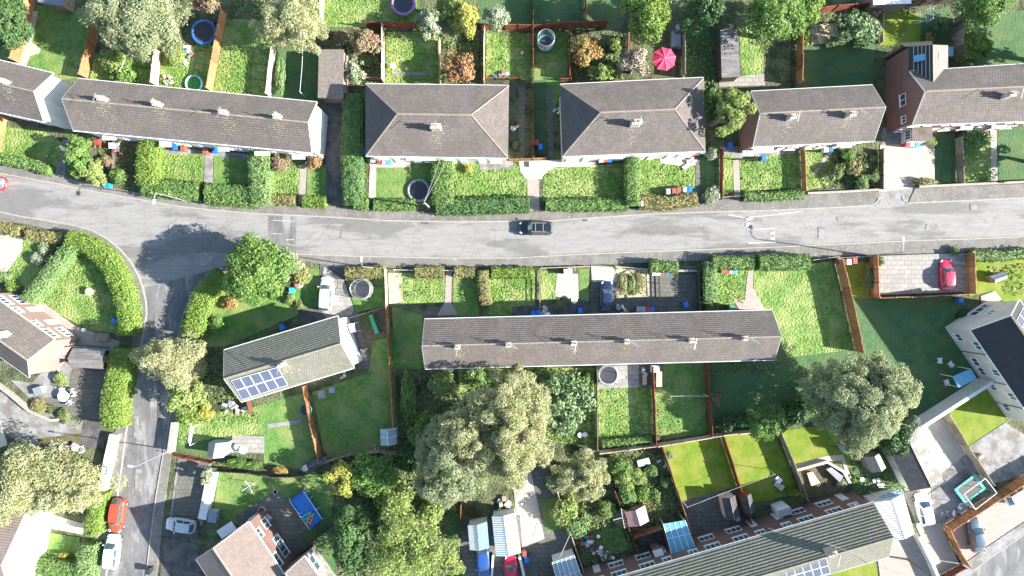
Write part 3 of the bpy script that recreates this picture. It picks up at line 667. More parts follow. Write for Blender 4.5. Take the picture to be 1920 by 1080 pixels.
def bush(label, px, py, rpx, mat='green', h=None, ry=None, name='shrub', group='shrubs in the gardens'):
    h = h or max(.6, min(2.6, rpx * S * 1.3)); c = P(px, py, h * .6); s = S
    o = bpy.data.objects.new(name, BUSH[rnd.randrange(4)]); C.objects.link(o); o.location = (c.x, c.y, 0); o.rotation_euler = (0, 0, rnd.uniform(0, 6.3))
    o.scale = (rpx * s / .98, (ry or rpx) * s / .98, h / 1.5)
    if ry: o.rotation_euler = (0, 0, 0)
    o.material_slots[0].link = 'OBJECT'; o.material_slots[0].material = LF[mat]
    return tag(o, label, 'shrub', group)
# ---------------------------------------------------------------- vehicles
def car(label, px, py, hdg, paint, Ln=4.2, Wd=1.78, Ht=1.48, style='hatch', rails=False, cat='car', name='parked_car'):
    """hdg: compass-like angle of the front in degrees, 0 = towards the right of the photo, 90 = up"""
    c = P(px, py, .9); c.z = 0; root = empty(name, c, label, cat, None); hl = Ln / 2
    pm = plain('paint', paint, .28, 0, .6, coat=.6)
    def tr(x, y, z): return (x, y, z)
    # lower body: stations from nose (+) to tail (-)
    st = [(hl, .40, .45, .56), (hl - .06, .60, .36, .63), (hl - .16, .74, .30, .69), (hl - .36, .86, .25, .76), (hl - .8, .955, .22, .86), (hl - 1.15, 1, .2, .93), (.3, 1, .2, .95), (-.5, 1, .2, .97), (-hl + .8, .99, .2, .99), (-hl + .35, .93, .24, .98), (-hl + .12, .82, .3, .9), (-hl + .03, .68, .36, .8), (-hl, .5, .4, .7)]
    hwm = Wd / 2; m = MB(); rings = []
    for x, f, zb, zt in st:
        w_ = hwm * f; half = [(0, zb), (w_ * .85, zb), (w_, zb + .14), (w_ * 1.0, (zb + zt) / 2), (w_ * .97, zt - .1), (w_ * .86, zt - .01), (w_ * .5, zt + .035), (0, zt + .05)]
        ring = half + [(-y, z) for y, z in half[-2:0:-1]]; rings.append(len(m.v)); m.v += [(x, y, z) for y, z in ring]; N = len(ring)
    for i in range(len(rings) - 1):
        for k in range(N):
            m.f.append((rings[i] + k, rings[i] + (k + 1) % N, rings[i + 1] + (k + 1) % N, rings[i + 1] + k)); m.m.append(0)
    m.f.append(tuple(rings[0] + k for k in range(N - 1, -1, -1))); m.m.append(0); m.f.append(tuple(rings[-1] + k for k in range(N))); m.m.append(0)
    # cabin
    xf, xft, xrt, xr = {'hatch': (hl - 1.15, hl - 1.75, -hl + .55, -hl + .12), 'saloon': (hl - 1.3, hl - 1.95, -hl + 1.15, -hl + .55), 'estate': (hl - 1.2, hl - 1.8, -hl + .4, -hl + .1)}[style]
    yb, yt, zb, zt = hwm * .88, hwm * .68, .93, Ht
    def cab(t, u):   # t 0 base..1 top ; u 0 front..1 rear ; returns x, halfwidth, z
        x = (xf + (xft - xf) * t) * (1 - u) + (xr + (xrt - xr) * t) * u; hw = (yb + (yt - yb) * t) * (1 - .09 * (abs(u - .45) / .55) ** 2.5)
        return x, hw, zb + (zt - zb) * t + .035 * math.sin(math.pi * u) * t
    us = [0, .12, .3, .5, .7, .88, 1]; g = MB()
    for t0, t1 in ((0, .5), (.5, 1)):
        for a, b in zip(us, us[1:]):
            for s in (1, -1):
                q = []
                for t, u in ((t0, a), (t0, b), (t1, b), (t1, a)):
                    x, hw, z = cab(t, u); q.append((x, s * hw, z))
                m.face(q if s < 0 else q[::-1])
        for u in (0, 1):
            ys = [-1, -.5, 0, .5, 1]
            for y0, y1 in zip(ys, ys[1:]):
                q = []
                for t, y in ((t0, y0), (t0, y1), (t1, y1), (t1, y0)):
                    x, hw, z = cab(t, u); q.append((x + (.10 * (1 - y * y)) * (1 if u == 0 else -1), y * hw, z))
                m.face(q if u == 0 else q[::-1])
    for a, b in zip(us, us[1:]):
        ys = [-1, -.6, 0, .6, 1]
        for y0, y1 in zip(ys, ys[1:]):
            q = []
            for u, y in ((a, y0), (b, y0), (b, y1), (a, y1)):
                x, hw, z = cab(1, u); bx = (.10 * (1 - y * y)) * (1 if u == 0 else -1 if u == 1 else 0); q.append((x + bx, y * hw, z + .04 * (1 - y * y)))
            m.face(q[::-1])
    A0 = R(hdg); ca, sa = math.cos(A0), math.sin(A0)
    def put(mb, name, mat, par, sm=True):
        mb.v = [(c.x + x * ca - y * sa, c.y + x * sa + y * ca, z) for x, y, z in mb.v]
        return mb.build(name, mat, par, smooth=sm)
    body = put(m, 'body', pm, root)
    for u, nm in ((0, 'windscreen'), (1, 'rear_window')):
        g = MB(); sg = 1 if u == 0 else -1; ys = [-.86, -.43, 0, .43, .86]
        for t0, t1 in ((.08, .5), (.5, .94)):
            for y0, y1 in zip(ys, ys[1:]):
                q = []
                for t, y in ((t0, y0), (t0, y1), (t1, y1), (t1, y0)):
                    x, hw, z = cab(t, u); q.append((x + (.10 * (1 - y * y) + .015) * sg, y * hw, z + .012))
                g.face(q if u == 0 else q[::-1])
        put(g, nm, GLASS, root)
    for s in (1, -1):
        for u0, u1 in ((.09, .47), (.52, .90)):
            g = MB(); n = 4
            for i in range(n):
                a, b = u0 + (u1 - u0) * i / n, u0 + (u1 - u0) * (i + 1) / n; q = []
                for t, u in ((.14, a), (.14, b), (.86, b), (.86, a)):
                    x, hw, z = cab(t, u); q.append((x, s * (hw + .012), z))
                g.face(q if s < 0 else q[::-1])
            put(g, 'side_window', GLASS, root)
    for x in (hl - .78, -hl + .75):
        for s in (1, -1):
            t = MB(); rad = .31; n = 18
            for k in range(n):
                a, b = 2 * math.pi * k / n, 2 * math.pi * (k + 1) / n
                for y0, y1, r0, r1 in ((hwm - .2, hwm + .005, rad, rad), (hwm + .005, hwm + .01, rad, rad * .62)):
                    t.face([(x + r0 * math.cos(a), s * y0, .31 + r0 * math.sin(a)), (x + r0 * math.cos(b), s * y0, .31 + r0 * math.sin(b)), (x + r1 * math.cos(b), s * y1, .31 + r1 * math.sin(b)), (x + r1 * math.cos(a), s * y1, .31 + r1 * math.sin(a))])
            wh = put(t, 'wheel', TYRE, root)
            r_ = MB(); r_.v = []; k0 = [(x + rad * .6 * math.cos(2 * math.pi * k / n), s * (hwm + .012), .31 + rad * .6 * math.sin(2 * math.pi * k / n)) for k in range(n)]; r_.face(k0); put(r_, 'rim', METAL, wh, False)
    for s in (1, -1):
        b = MB().box((hl - .25, s * hwm * .70, .69), (.36, .15, .12), -s * .55); put(b, 'headlight', LAMPW, root, False)
        b = MB().box((-hl + .15, s * hwm * .74, .84), (.24, .12, .16), s * .5); put(b, 'tail_light', LAMPR, root, False)
        b = MB().box((xf - .25, s * (hwm + .08), 1.0), (.14, .2, .13)); put(b, 'wing_mirror', pm, root, False)
        if rails: put(MB().box((-.35, s * hwm * .60, Ht + .07), (1.9, .05, .05)), 'roof_rail', METAL, root, False)
    put(MB().box((hl - .02, 0, .42), (.03, .5, .11)), 'number_plate', WHITE, root, False)
    put(MB().box((-hl + .01, 0, .55), (.03, .5, .11)), 'number_plate', LICH[1], root, False)
    put(MB().box((xf + .06, hwm * .3, .965), (.03, .45, .02)), 'wiper', BLACK, root, False)
    if rails:
        for x in (.1, -.9): put(MB().box((x, 0, Ht + .10), (.07, hwm * 1.25, .04)), 'roof_bar', METAL, root, False)
    return root
# ---------------------------------------------------------------- small things
BINS = {}
BINC = dict(blue=(.02, .16, .55), brown=(.28, .09, .06), grey=(.30, .33, .36), white=(.62, .62, .64), black=(.03, .035, .04), green=(.05, .22, .12), red=(.5, .05, .05), lblue=(.05, .38, .62))
def bin_(label, px, py, col, rz=0, group=None, cat='bin'):
    c = P(px, py, 1.0); c.z = 0
    if not BINS:
        b = MB(); q0 = [(-.22, -.24), (.22, -.24), (.22, .24), (-.22, .24)]; q1 = [(-.28, -.34), (.28, -.34), (.28, .34), (-.28, .34)]
        lo = [(x, y, .06) for x, y in q0]; hi = [(x, y, .98) for x, y in q1]; b.face(lo[::-1]); b.face(hi)
        for i in range(4): b.face([lo[i], lo[(i + 1) % 4], hi[(i + 1) % 4], hi[i]])
        l = MB(); l.box((0, .0, 1.01), (.60, .74, .05)); l.box((0, -.02, 1.05), (.5, .55, .04)); h = MB(); h.tube([(-.25, .4, .97), (.25, .4, .97)], .025, 6)
        w_ = MB()
        for i in range(12):
            a, e = 2 * math.pi * i / 12, 2 * math.pi * (i + 1) / 12
            for x in (-.03, .03): w_.face([(x, 0, 0), (x, .12 * math.cos(a), .12 * math.sin(a)), (x, .12 * math.cos(e), .12 * math.sin(e))])
            w_.face([(-.03, .12 * math.cos(a), .12 * math.sin(a)), (.03, .12 * math.cos(a), .12 * math.sin(a)), (.03, .12 * math.cos(e), .12 * math.sin(e)), (-.03, .12 * math.cos(e), .12 * math.sin(e))])
        for k, v in (('body', b), ('lid', l), ('handle', h), ('wheel', w_)):
            o = v.build(k, BLACK); BINS[k] = o.data; bpy.data.objects.remove(o)
        for k, v in BINC.items(): BINS['m' + k] = plain(k + '_bin_plastic', v, .45)
    root = empty('wheelie_bin', c, label, cat, group or 'wheelie bins'); root.rotation_euler = (0, 0, R(rz))
    for k, p in (('body', (0, 0, 0)), ('lid', (0, 0, 0)), ('handle', (0, 0, 0)), ('wheel', (-.24, .26, .12)), ('wheel', (.24, .26, .12))):
        o = mesh_obj(k, BINS[k], root, p)
        if k in ('body', 'lid'): o.material_slots[0].link = 'OBJECT'; o.material_slots[0].material = BINS['m' + col]
    return root
def trampoline(label, px, py, rpx, padc, zm=.85, net=True, leg=6):
    c = P(px, py, zm); r = rpx * S * (H - zm) / H; root = empty('trampoline', (c.x, c.y, 0), label, 'trampoline', 'garden trampolines')
    x, y = c.x, c.y; c0 = (x, y, 0)
    MB().lathe(c0, [(.001, zm - .03), (r * .45, zm - .035), (r * .84, zm)], 36).build('mat', plain('mat', (.035, .035, .045), .6), root, smooth=True)
    MB().lathe(c0, [(r * .80, zm + .01), (r * .82, zm + .05), (r * .98, zm + .05), (r, zm), (r * .98, zm - .05)], 36).build('pad', plain('pad', padc, .5), root, smooth=True)
    for k in range(leg):
        a = 2 * math.pi * k / leg + .2; p = (x + r * .98 * math.cos(a), y + r * .98 * math.sin(a))
        MB().tube([(p[0], p[1], 0), (p[0], p[1], zm)], .03, 6).build('leg', METAL, root)
        if net: MB().tube([(x + r * 1.02 * math.cos(a), y + r * 1.02 * math.sin(a), zm), (x + r * .97 * math.cos(a), y + r * .97 * math.sin(a), zm + 1.7)], .03, 6).build('net_pole', GREYP, root)
    if net:
        n = MB(); q = [(x + r * .97 * math.cos(2 * math.pi * k / 40), y + r * .97 * math.sin(2 * math.pi * k / 40), zm + 1.65) for k in range(41)]; n.tube(q, .025, 4); n.build('top_ring', METAL, root)
        n = MB()
        for k in range(72):
            a = 2 * math.pi * k / 72; n.tube([(x + r * math.cos(a), y + r * math.sin(a), zm), (x + r * .97 * math.cos(a), y + r * .97 * math.sin(a), zm + 1.65)], .006, 3)
        for z in np.linspace(.2, 1.5, 8): n.tube([(x + r * .985 * math.cos(2 * math.pi * k / 36), y + r * .985 * math.sin(2 * math.pi * k / 36), zm + z) for k in range(37)], .006, 3)
        n.build('safety_net', GREYP, root)
    return root
def lamp(label, px, py, h, arm, dirn, name='street_lamp'):
    b = P(px, py); root = empty(name, b, label, 'street lamp', 'street lamps'); d = Vector((math.cos(R(dirn)), math.sin(R(dirn)), 0))
    MB().lathe(b, [(.11, 0), (.11, 1.2), (.075, 1.25), (.05, h - .2), (.04, h)], 10).build('post', METAL, root)
    e = b + Vector((0, 0, h)); MB().tube([e - Vector((0, 0, .1)), e + d * arm * .4 + Vector((0, 0, .12)), e + d * arm + Vector((0, 0, .15))], .035, 6).build('arm', METAL, root)
    m = MB(); q = e + d * (arm + .3) + Vector((0, 0, .14)); m.box(q, (.58, .22, .12), R(dirn)); m.box(q + Vector((0, 0, .08)), (.4, .15, .05), R(dirn)); hd = m.build('lamp_head', WHITE, root)
    MB().box(q - Vector((0, 0, .08)), (.55, .2, .04), R(dirn)).build('lens', GLAZE, hd)
def parasol(label, px, py, r, h, mat):
    c = P(px, py, h); root = empty('parasol', (c.x, c.y, 0), label, 'parasol'); m = MB(); n = 8; x, y = c.x, c.y
    for k in range(n):
        a, b = 2 * math.pi * k / n + .2, 2 * math.pi * (k + 1) / n + .2; mid = (a + b) / 2
        pa, pb = (x + r * math.cos(a), y + r * math.sin(a), h - .45), (x + r * math.cos(b), y + r * math.sin(b), h - .45); pm = (x + r * .9 * math.cos(mid), y + r * .9 * math.sin(mid), h - .5)
        ma, mb = (x + r * .5 * math.cos(a), y + r * .5 * math.sin(a), h - .17), (x + r * .5 * math.cos(b), y + r * .5 * math.sin(b), h - .17); mm = (x + r * .45 * math.cos(mid), y + r * .45 * math.sin(mid), h - .22)
        m.face([(x, y, h), ma, mm]); m.face([(x, y, h), mm, mb]); m.face([ma, pa, pm, mm]); m.face([mm, pm, pb, mb])
    cv = m.build('canopy', mat, root); rb = MB()
    for k in range(n):
        a = 2 * math.pi * k / n + .2; rb.tube([(x, y, h + .01), (x + r * .5 * math.cos(a), y + r * .5 * math.sin(a), h - .155), (x + r * math.cos(a), y + r * math.sin(a), h - .44)], .018, 4)
    rb.build('seams', plain('seam', (.75, .3, .38), .6), cv)
    MB().tube([(x, y, 0), (x, y, h + .08)], .03, 8).build('pole', WHITE, root); MB().lathe((x, y, 0), [(.3, 0), (.3, .08), (.06, .1)], 12).build('base', GREYP, root)
def dish_item(label, px, py, r, z, mat, name, cat, h=.06, leg=True, legs=1):
    c = P(px, py, z); root = empty(name, (c.x, c.y, 0), label, cat)
    MB().lathe((c.x, c.y, z), [(.001, 0), (r * .98, 0), (r, -h * .5), (r * .98, -h), (.001, -h)], 28).build('top', mat, root)
    if leg:
        if legs == 1: MB().lathe((c.x, c.y, 0), [(r * .45, 0), (r * .4, .05), (.05, .1), (.04, z - h)], 12).build('leg', mat, root)
        else:
            for k in range(legs):
                a = 2 * math.pi * k / legs; MB().tube([(c.x + r * .8 * math.cos(a), c.y + r * .8 * math.sin(a), 0), (c.x + r * .6 * math.cos(a), c.y + r * .6 * math.sin(a), z - h)], .025, 6).build('leg', mat, root)
    return root
def chair(label, px, py, rz, mat, group=None, s=1.0):
    c = P(px, py, .45); root = empty('garden_chair', (c.x, c.y, 0), label, 'chair', group); a = R(rz); d = Vector((math.cos(a), math.sin(a), 0)); n = Vector((-d.y, d.x, 0)); o = Vector((c.x, c.y, 0))
    MB().box(o + Vector((0, 0, .44)), (.46 * s, .5 * s, .05), a).build('seat', mat, root)
    b = MB(); q = [o - d * .23 * s + n * .24 * s * k + Vector((0, 0, z)) - d * (z - .45) * .25 for k, z in ((-1, .46), (1, .46), (1, .9), (-1, .9))]; b.face(q); b.face([x - d * .03 for x in q[::-1]]); b.build('backrest', mat, root)
    for i in (-1, 1):
        for j in (-1, 1): p = o + d * .2 * i * s + n * .22 * j * s; MB().tube([(p.x, p.y, 0), (p.x, p.y, .43)], .022, 5).build('leg', mat, root)
        p = o + n * .26 * i * s; MB().box(p + Vector((0, 0, .64)), (.44 * s, .05, .03), a).build('armrest', mat, root)
def ring_pool(label, px, py, r, h, wall_, inside, name='paddling_pool', cat='paddling pool', sy=1):
    c = P(px, py, h); root = empty(name, (c.x, c.y, 0), label, cat); m = MB(); n = 28
    prof = [(r, .0), (r * 1.04, h * .5), (r, h), (r * .9, h * 1.02), (r * .86, h * .6), (r * .84, h * .35)]; m.lathe((c.x, c.y, 0), prof, n)
    m.v = [(c.x + (x - c.x), c.y + (y - c.y) * sy, z) for x, y, z in m.v]; m.build('rim', wall_, root, smooth=True)
    q = MB(); q.lathe((c.x, c.y, h * .5), [(.001, 0), (r * .86, 0)], n); q.v = [(x, c.y + (y - c.y) * sy, z) for x, y, z in q.v]; q.build('water', inside, root)
def planks_box(name, label, cat, px, py, wd, dp, h, rz, mat, z=None, group=None, top=None):
    c = P(px, py, h); root = empty(name, (c.x, c.y, 0), label, cat, group); a = R(rz); m = MB(); m.box((c.x, c.y, h * .45), (wd * .96, dp * .96, h * .9), a); m.build('body', mat, root)
    t = MB(); n = max(2, int(wd / .16))
    for i in range(n):
        d = (i + .5) / n * wd - wd / 2; t.box((c.x + d * math.cos(a), c.y + d * math.sin(a), h * .96), (wd / n * .9, dp, h * .09), a)
    t.build('lid', top or mat, root)
    return root
def bench(label, px, py, L_, rz, mat, tab=False, name='garden_bench', cat='bench'):
    h = .75 if tab else .45; c = P(px, py, h); root = empty(name, (c.x, c.y, 0), label, cat); a = R(rz); d = Vector((math.cos(a), math.sin(a), 0)); n = Vector((-d.y, d.x, 0)); o = Vector((c.x, c.y, 0)); m = MB()
    for k in range(5): m.box(o + n * (k - 2) * (.15 if tab else .1) + Vector((0, 0, h)), (L_, .13 if tab else .085, .04), a)
    m.build('table_top' if tab else 'seat', mat, root)
    for i in (-1, 1):
        for j in (-1, 1): p = o + d * L_ * .42 * i + n * .25 * j; MB().box(p + Vector((0, 0, h / 2)), (.07, .07, h), a).build('leg', mat, root)
    if not tab:
        b = MB(); [b.box(o + n * .27 + Vector((0, 0, z)), (L_, .03, .1), a) for z in (.6, .78)]; b.build('backrest', mat, root)
def airer(label, px, py, h=1.9, r=1.3, rz=20, tri=False):
    c = P(px, py, h); root = empty('rotary_airer', (c.x, c.y, 0), label, 'clothes airer'); o = Vector((c.x, c.y, 0)); MB().tube([o, o + Vector((0, 0, h))], .03, 6).build('pole', METAL, root); tips = []
    for k in range(4):
        a = R(rz) + k * math.pi / 2; t = o + Vector((r * math.cos(a), r * math.sin(a), h)); tips.append(t); MB().tube([o + Vector((0, 0, h - .3)), t], .022, 5).build('arm', WHITE, root)
    ln = MB()
    for f in (.35, .6, .8, 1):
        q = [o + Vector((0, 0, h - .3)).lerp(t - o, f) for t in tips]; ln.tube(q + q[:1], .006, 3)
    ln.build('line', WHITE, root)
def washline(label, a, b, h=2.2):
    p, q = P(*a), P(*b); root = empty('washing_line', (p + q) / 2, label, 'washing line', 'washing lines')
    for e in (p, q): m = MB(); m.tube([e, e + Vector((0, 0, h))], .035, 6); m.build('pole', WHITE, root)
    u = Vector((0, 0, h - .05)); m = MB(); m.tube([p + u, (p + q) / 2 + u - Vector((0, 0, .18)), q + u], .018, 4); m.build('line', WHITE, root)
def goal(label, px, py, wd, dp, h, rz, mat):
    c = P(px, py, h * .5); root = empty('football_goal', (c.x, c.y, 0), label, 'goal'); a = R(rz); d = Vector((math.cos(a), math.sin(a), 0)); n = Vector((-d.y, d.x, 0)); o = Vector((c.x, c.y, 0)); u = Vector((0, 0, h))
    A, B_ = o - d * wd / 2, o + d * wd / 2; f = MB(); f.tube([A, A + u, B_ + u, B_], .05, 6); f.build('frame', mat, root); g = MB(); g.tube([A + u, A + n * dp, B_ + n * dp, B_ + u], .025, 5); g.build('back_frame', mat, root)
    t = MB()
    for k in range(13): p = A.lerp(B_, k / 12); t.tube([p + u, p + n * dp], .008, 3)
    for k in range(8): t.tube([A.lerp(A + n * dp, k / 7) + u * (1 - k / 7), B_.lerp(B_ + n * dp, k / 7) + u * (1 - k / 7)], .008, 3)
    t.build('net', WHITE, root)
def barrow(name, label, cat, px, py, mats, s=1.0, n=6, group=None):
    """a heap of separate small odds and ends, read as one pile"""
    c = P(px, py); m = MB()
    for k in range(n):
        m.mi = k % len(mats); m.box((c.x + rnd.uniform(-.5, .5) * s, c.y + rnd.uniform(-.4, .4) * s, rnd.uniform(.1, .4)), (rnd.uniform(.15, .55) * s, rnd.uniform(.1, .4) * s, rnd.uniform(.08, .3)), rnd.uniform(0, 3))
    return tag(m.build(name, mats, None, c), label, cat, group)
G['sand2'] = mk('warm_pale_concrete', (.45, .385, .30), (.37, .315, .25), .8, .9, .3, 9, c3=(.36, .32, .27), s3=.5, t3=(.55, .68), bdist=.01, fine=.15)
# ================================================================ THE GROUND
gm = MB(); gm.face([(-260, -200, 0), (260, -200, 0), (260, 200, 0), (-260, 200, 0)]); tag(gm.build('ground', G['weedy']), kind='structure')
NK = [(-40, 313), (0, 325), (60, 336), (112, 345), (165, 357), (250, 372), (335, 387), (400, 394), (487, 401), (617, 407), (730, 414), (850, 416), (955, 415), (1035, 414), (1120, 408), (1210, 402), (1320, 398), (1435, 395), (1570, 389), (1632, 385), (1702, 381), (1800, 377), (1960, 369)]
SK1 = [(-40, 390), (0, 397), (40, 406), (100, 416), (140, 423), (170, 431), (200, 447), (225, 467), (245, 490), (259, 515), (268, 540), (274, 565), (275, 588), (270, 620), (265, 650), (259, 680), (250, 725), (244, 767), (235, 822), (228, 879), (220, 934), (205, 1030), (197, 1100)]
EK = [(272, 1100), (284, 1000), (293, 931), (307, 850), (316, 800), (325, 740), (330, 680), (337, 620), (346, 585), (358, 556), (376, 530), (402, 505), (440, 487), (495, 478), (552, 476), (650, 480), (740, 482), (830, 484), (960, 484), (1085, 477), (1210, 472), (1320, 468), (1435, 464), (1590, 457), (1715, 451), (1820, 448), (1960, 442)]
sheet('road', NK + EK[::-1][:13] + [(402, 505), (376, 530), (340, 560), (268, 560), (259, 515), (245, 490), (225, 467), (200, 447), (170, 431), (140, 423), (100, 416), (40, 406), (0, 397), (-40, 390)], 'road', 1)
sheet('road', SK1[10:] + EK[:12], 'side', 2)
NB = [(-40, 298), (0, 306), (92, 321), (140, 337), (225, 355), (325, 372), (400, 383), (480, 386), (612, 386), (687, 391), (817, 398), (960, 399), (1022, 396), (1200, 390), (1310, 382), (1360, 373), (1440, 373), (1510, 366), (1648, 359), (1715, 353), (1920, 345), (1960, 343)]
slabp('pavement', NK[:14] + NB[:13][::-1], 'pave', 0, .105); slabp('pavement', NK[13:20] + NB[12:19][::-1], 'pave', 0, .106); slabp('pavement', NK[20:] + NB[19:][::-1], 'pave', 0, .107)
slabp('pavement', [(1632, 385), (1702, 381), (1712, 353), (1648, 359)], 'grey', 0, .045)
kerb(NK[:20] + [(1643, 379), (1647, 372)]); kerb([(1691, 369), (1694, 376), (1702, 381)] + NK[21:])
SB1 = [(-40, 408), (0, 415), (50, 420), (125, 437), (160, 446), (190, 463), (212, 485), (233, 512), (246, 545), (254, 580), (252, 625), (246, 655), (240, 700), (233, 760), (214, 815), (201, 899), (190, 957), (180, 1000), (170, 1100)]
slabp('pavement', SK1 + SB1[::-1], 'pave', 0, .108); kerb(SK1)
EB = [(292, 1100), (304, 1000), (311, 931), (322, 850), (334, 795), (338, 740), (343, 690), (348, 640)]
slabp('pavement', EK[:8] + EB[::-1], 'pave', 0, .109)
SB2 = [(352, 635), (362, 600), (378, 560), (405, 522), (450, 497), (500, 488), (555, 487), (645, 502), (720, 500), (960, 500), (1110, 496), (1300, 489), (1520, 484), (1625, 477), (1815, 474), (1960, 463)]
slabp('pavement', [(348, 585)] + EK[9:] + SB2[::-1][:-1] , 'pave', 0, .104); kerb(EK)
# far corner road, bottom right
sheet('road', [(1800, 1100), (1828, 1066), (1870, 1035), (1925, 998), (2100, 900), (2100, 1300), (1700, 1300)], 'side', 1)
slabp('pavement', [(1780, 1100), (1800, 1062), (1850, 1025), (1920, 978), (2090, 880), (2100, 900), (1925, 998), (1870, 1035), (1828, 1066), (1800, 1100)], 'grey', 0, .1); kerb([(1800, 1100), (1828, 1066), (1870, 1035), (1925, 998), (2100, 900)])
# painted marks and patches
for q in ([(1365, 403), (1395, 408), (1440, 404), (1505, 396)], [(1400, 430), (1453, 428)], [(1402, 456), (1455, 454)]): paint(q, .13)
for x, y in ((1398, 410), (1398, 421)):
    t = MB(); t.face([(*P(x, y + 4).xy, .05), (*P(x + 16, y + 1).xy, .05), (*P(x, y - 4).xy, .05)]); tag(t.build('road_marking', G['line']), kind='structure')
for x, y in ((1440, 437), (1440, 447)):
    t = MB(); t.face([(*P(x + 13, y + 4).xy, .05), (*P(x + 13, y - 4).xy, .05), (*P(x, y).xy, .05)]); tag(t.build('road_marking', G['line']), kind='structure')
sheet('road', [(503, 404), (556, 406), (554, 474), (503, 476)], 'side', 2)
for q in ([(509, 413), (552, 415)], [(509, 438), (530, 439)], [(535, 450), (552, 449)], [(535, 457), (552, 460)], [(620, 422), (640, 422)]): paint(q, .08, 4)
for x, y, ww, hh in ((1541, 436, 14, 22), (1825, 388, 12, 12), (1410, 447, 0, 0)):
    if ww: sheet('road', [(x - ww / 2, y - hh / 2), (x + ww / 2, y - hh / 2), (x + ww / 2, y + hh / 2), (x - ww / 2, y + hh / 2)], 'grey', 3)
for x, y, ww, hh, mt in ((660, 440, 40, 14, 'road'), (672, 402, 20, 5, 'grey'), (880, 402, 24, 5, 'grey'), (1098, 413, 9, 4, 'tarm'), (797, 418, 12, 4, 'tarm'), (1250, 474, 8, 3, 'tarm'), (330, 430, 26, 18, 'grey'), (1600, 410, 60, 8, 'road'), (1760, 425, 46, 10, 'grey'),
 (1852, 370, 30, 6, 'grey'), (1372, 381, 26, 7, 'grey'), (1180, 393, 30, 4, 'tarm'), (1700, 461, 44, 6, 'grey'), (850, 491, 34, 5, 'tarm'), (255, 800, 10, 40, 'grey'), (300, 760, 7, 60, 'tarm'), (262, 905, 14, 50, 'grey'), (248, 960, 5, 5, 'tarm'), (300, 600, 5, 5, 'tarm'), (60, 360, 40, 9, 'tarm'), (140, 385, 30, 12, 'grey')):
    if 0 and mt == 'road': continue
    j = [rnd.uniform(-2, 2) for _ in range(8)]; ck = 5 if y < 400 or (460 < y < 500) else 3
    sheet('road', [(x - ww / 2 + j[0], y - hh / 2 + j[1] * .3), (x + ww / 2 + j[2], y - hh / 2 + j[3] * .3), (x + ww / 2 + j[4], y + hh / 2 + j[5] * .3), (x - ww / 2 + j[6], y + hh / 2 + j[7] * .3)], mt, 3) if ck == 3 else None
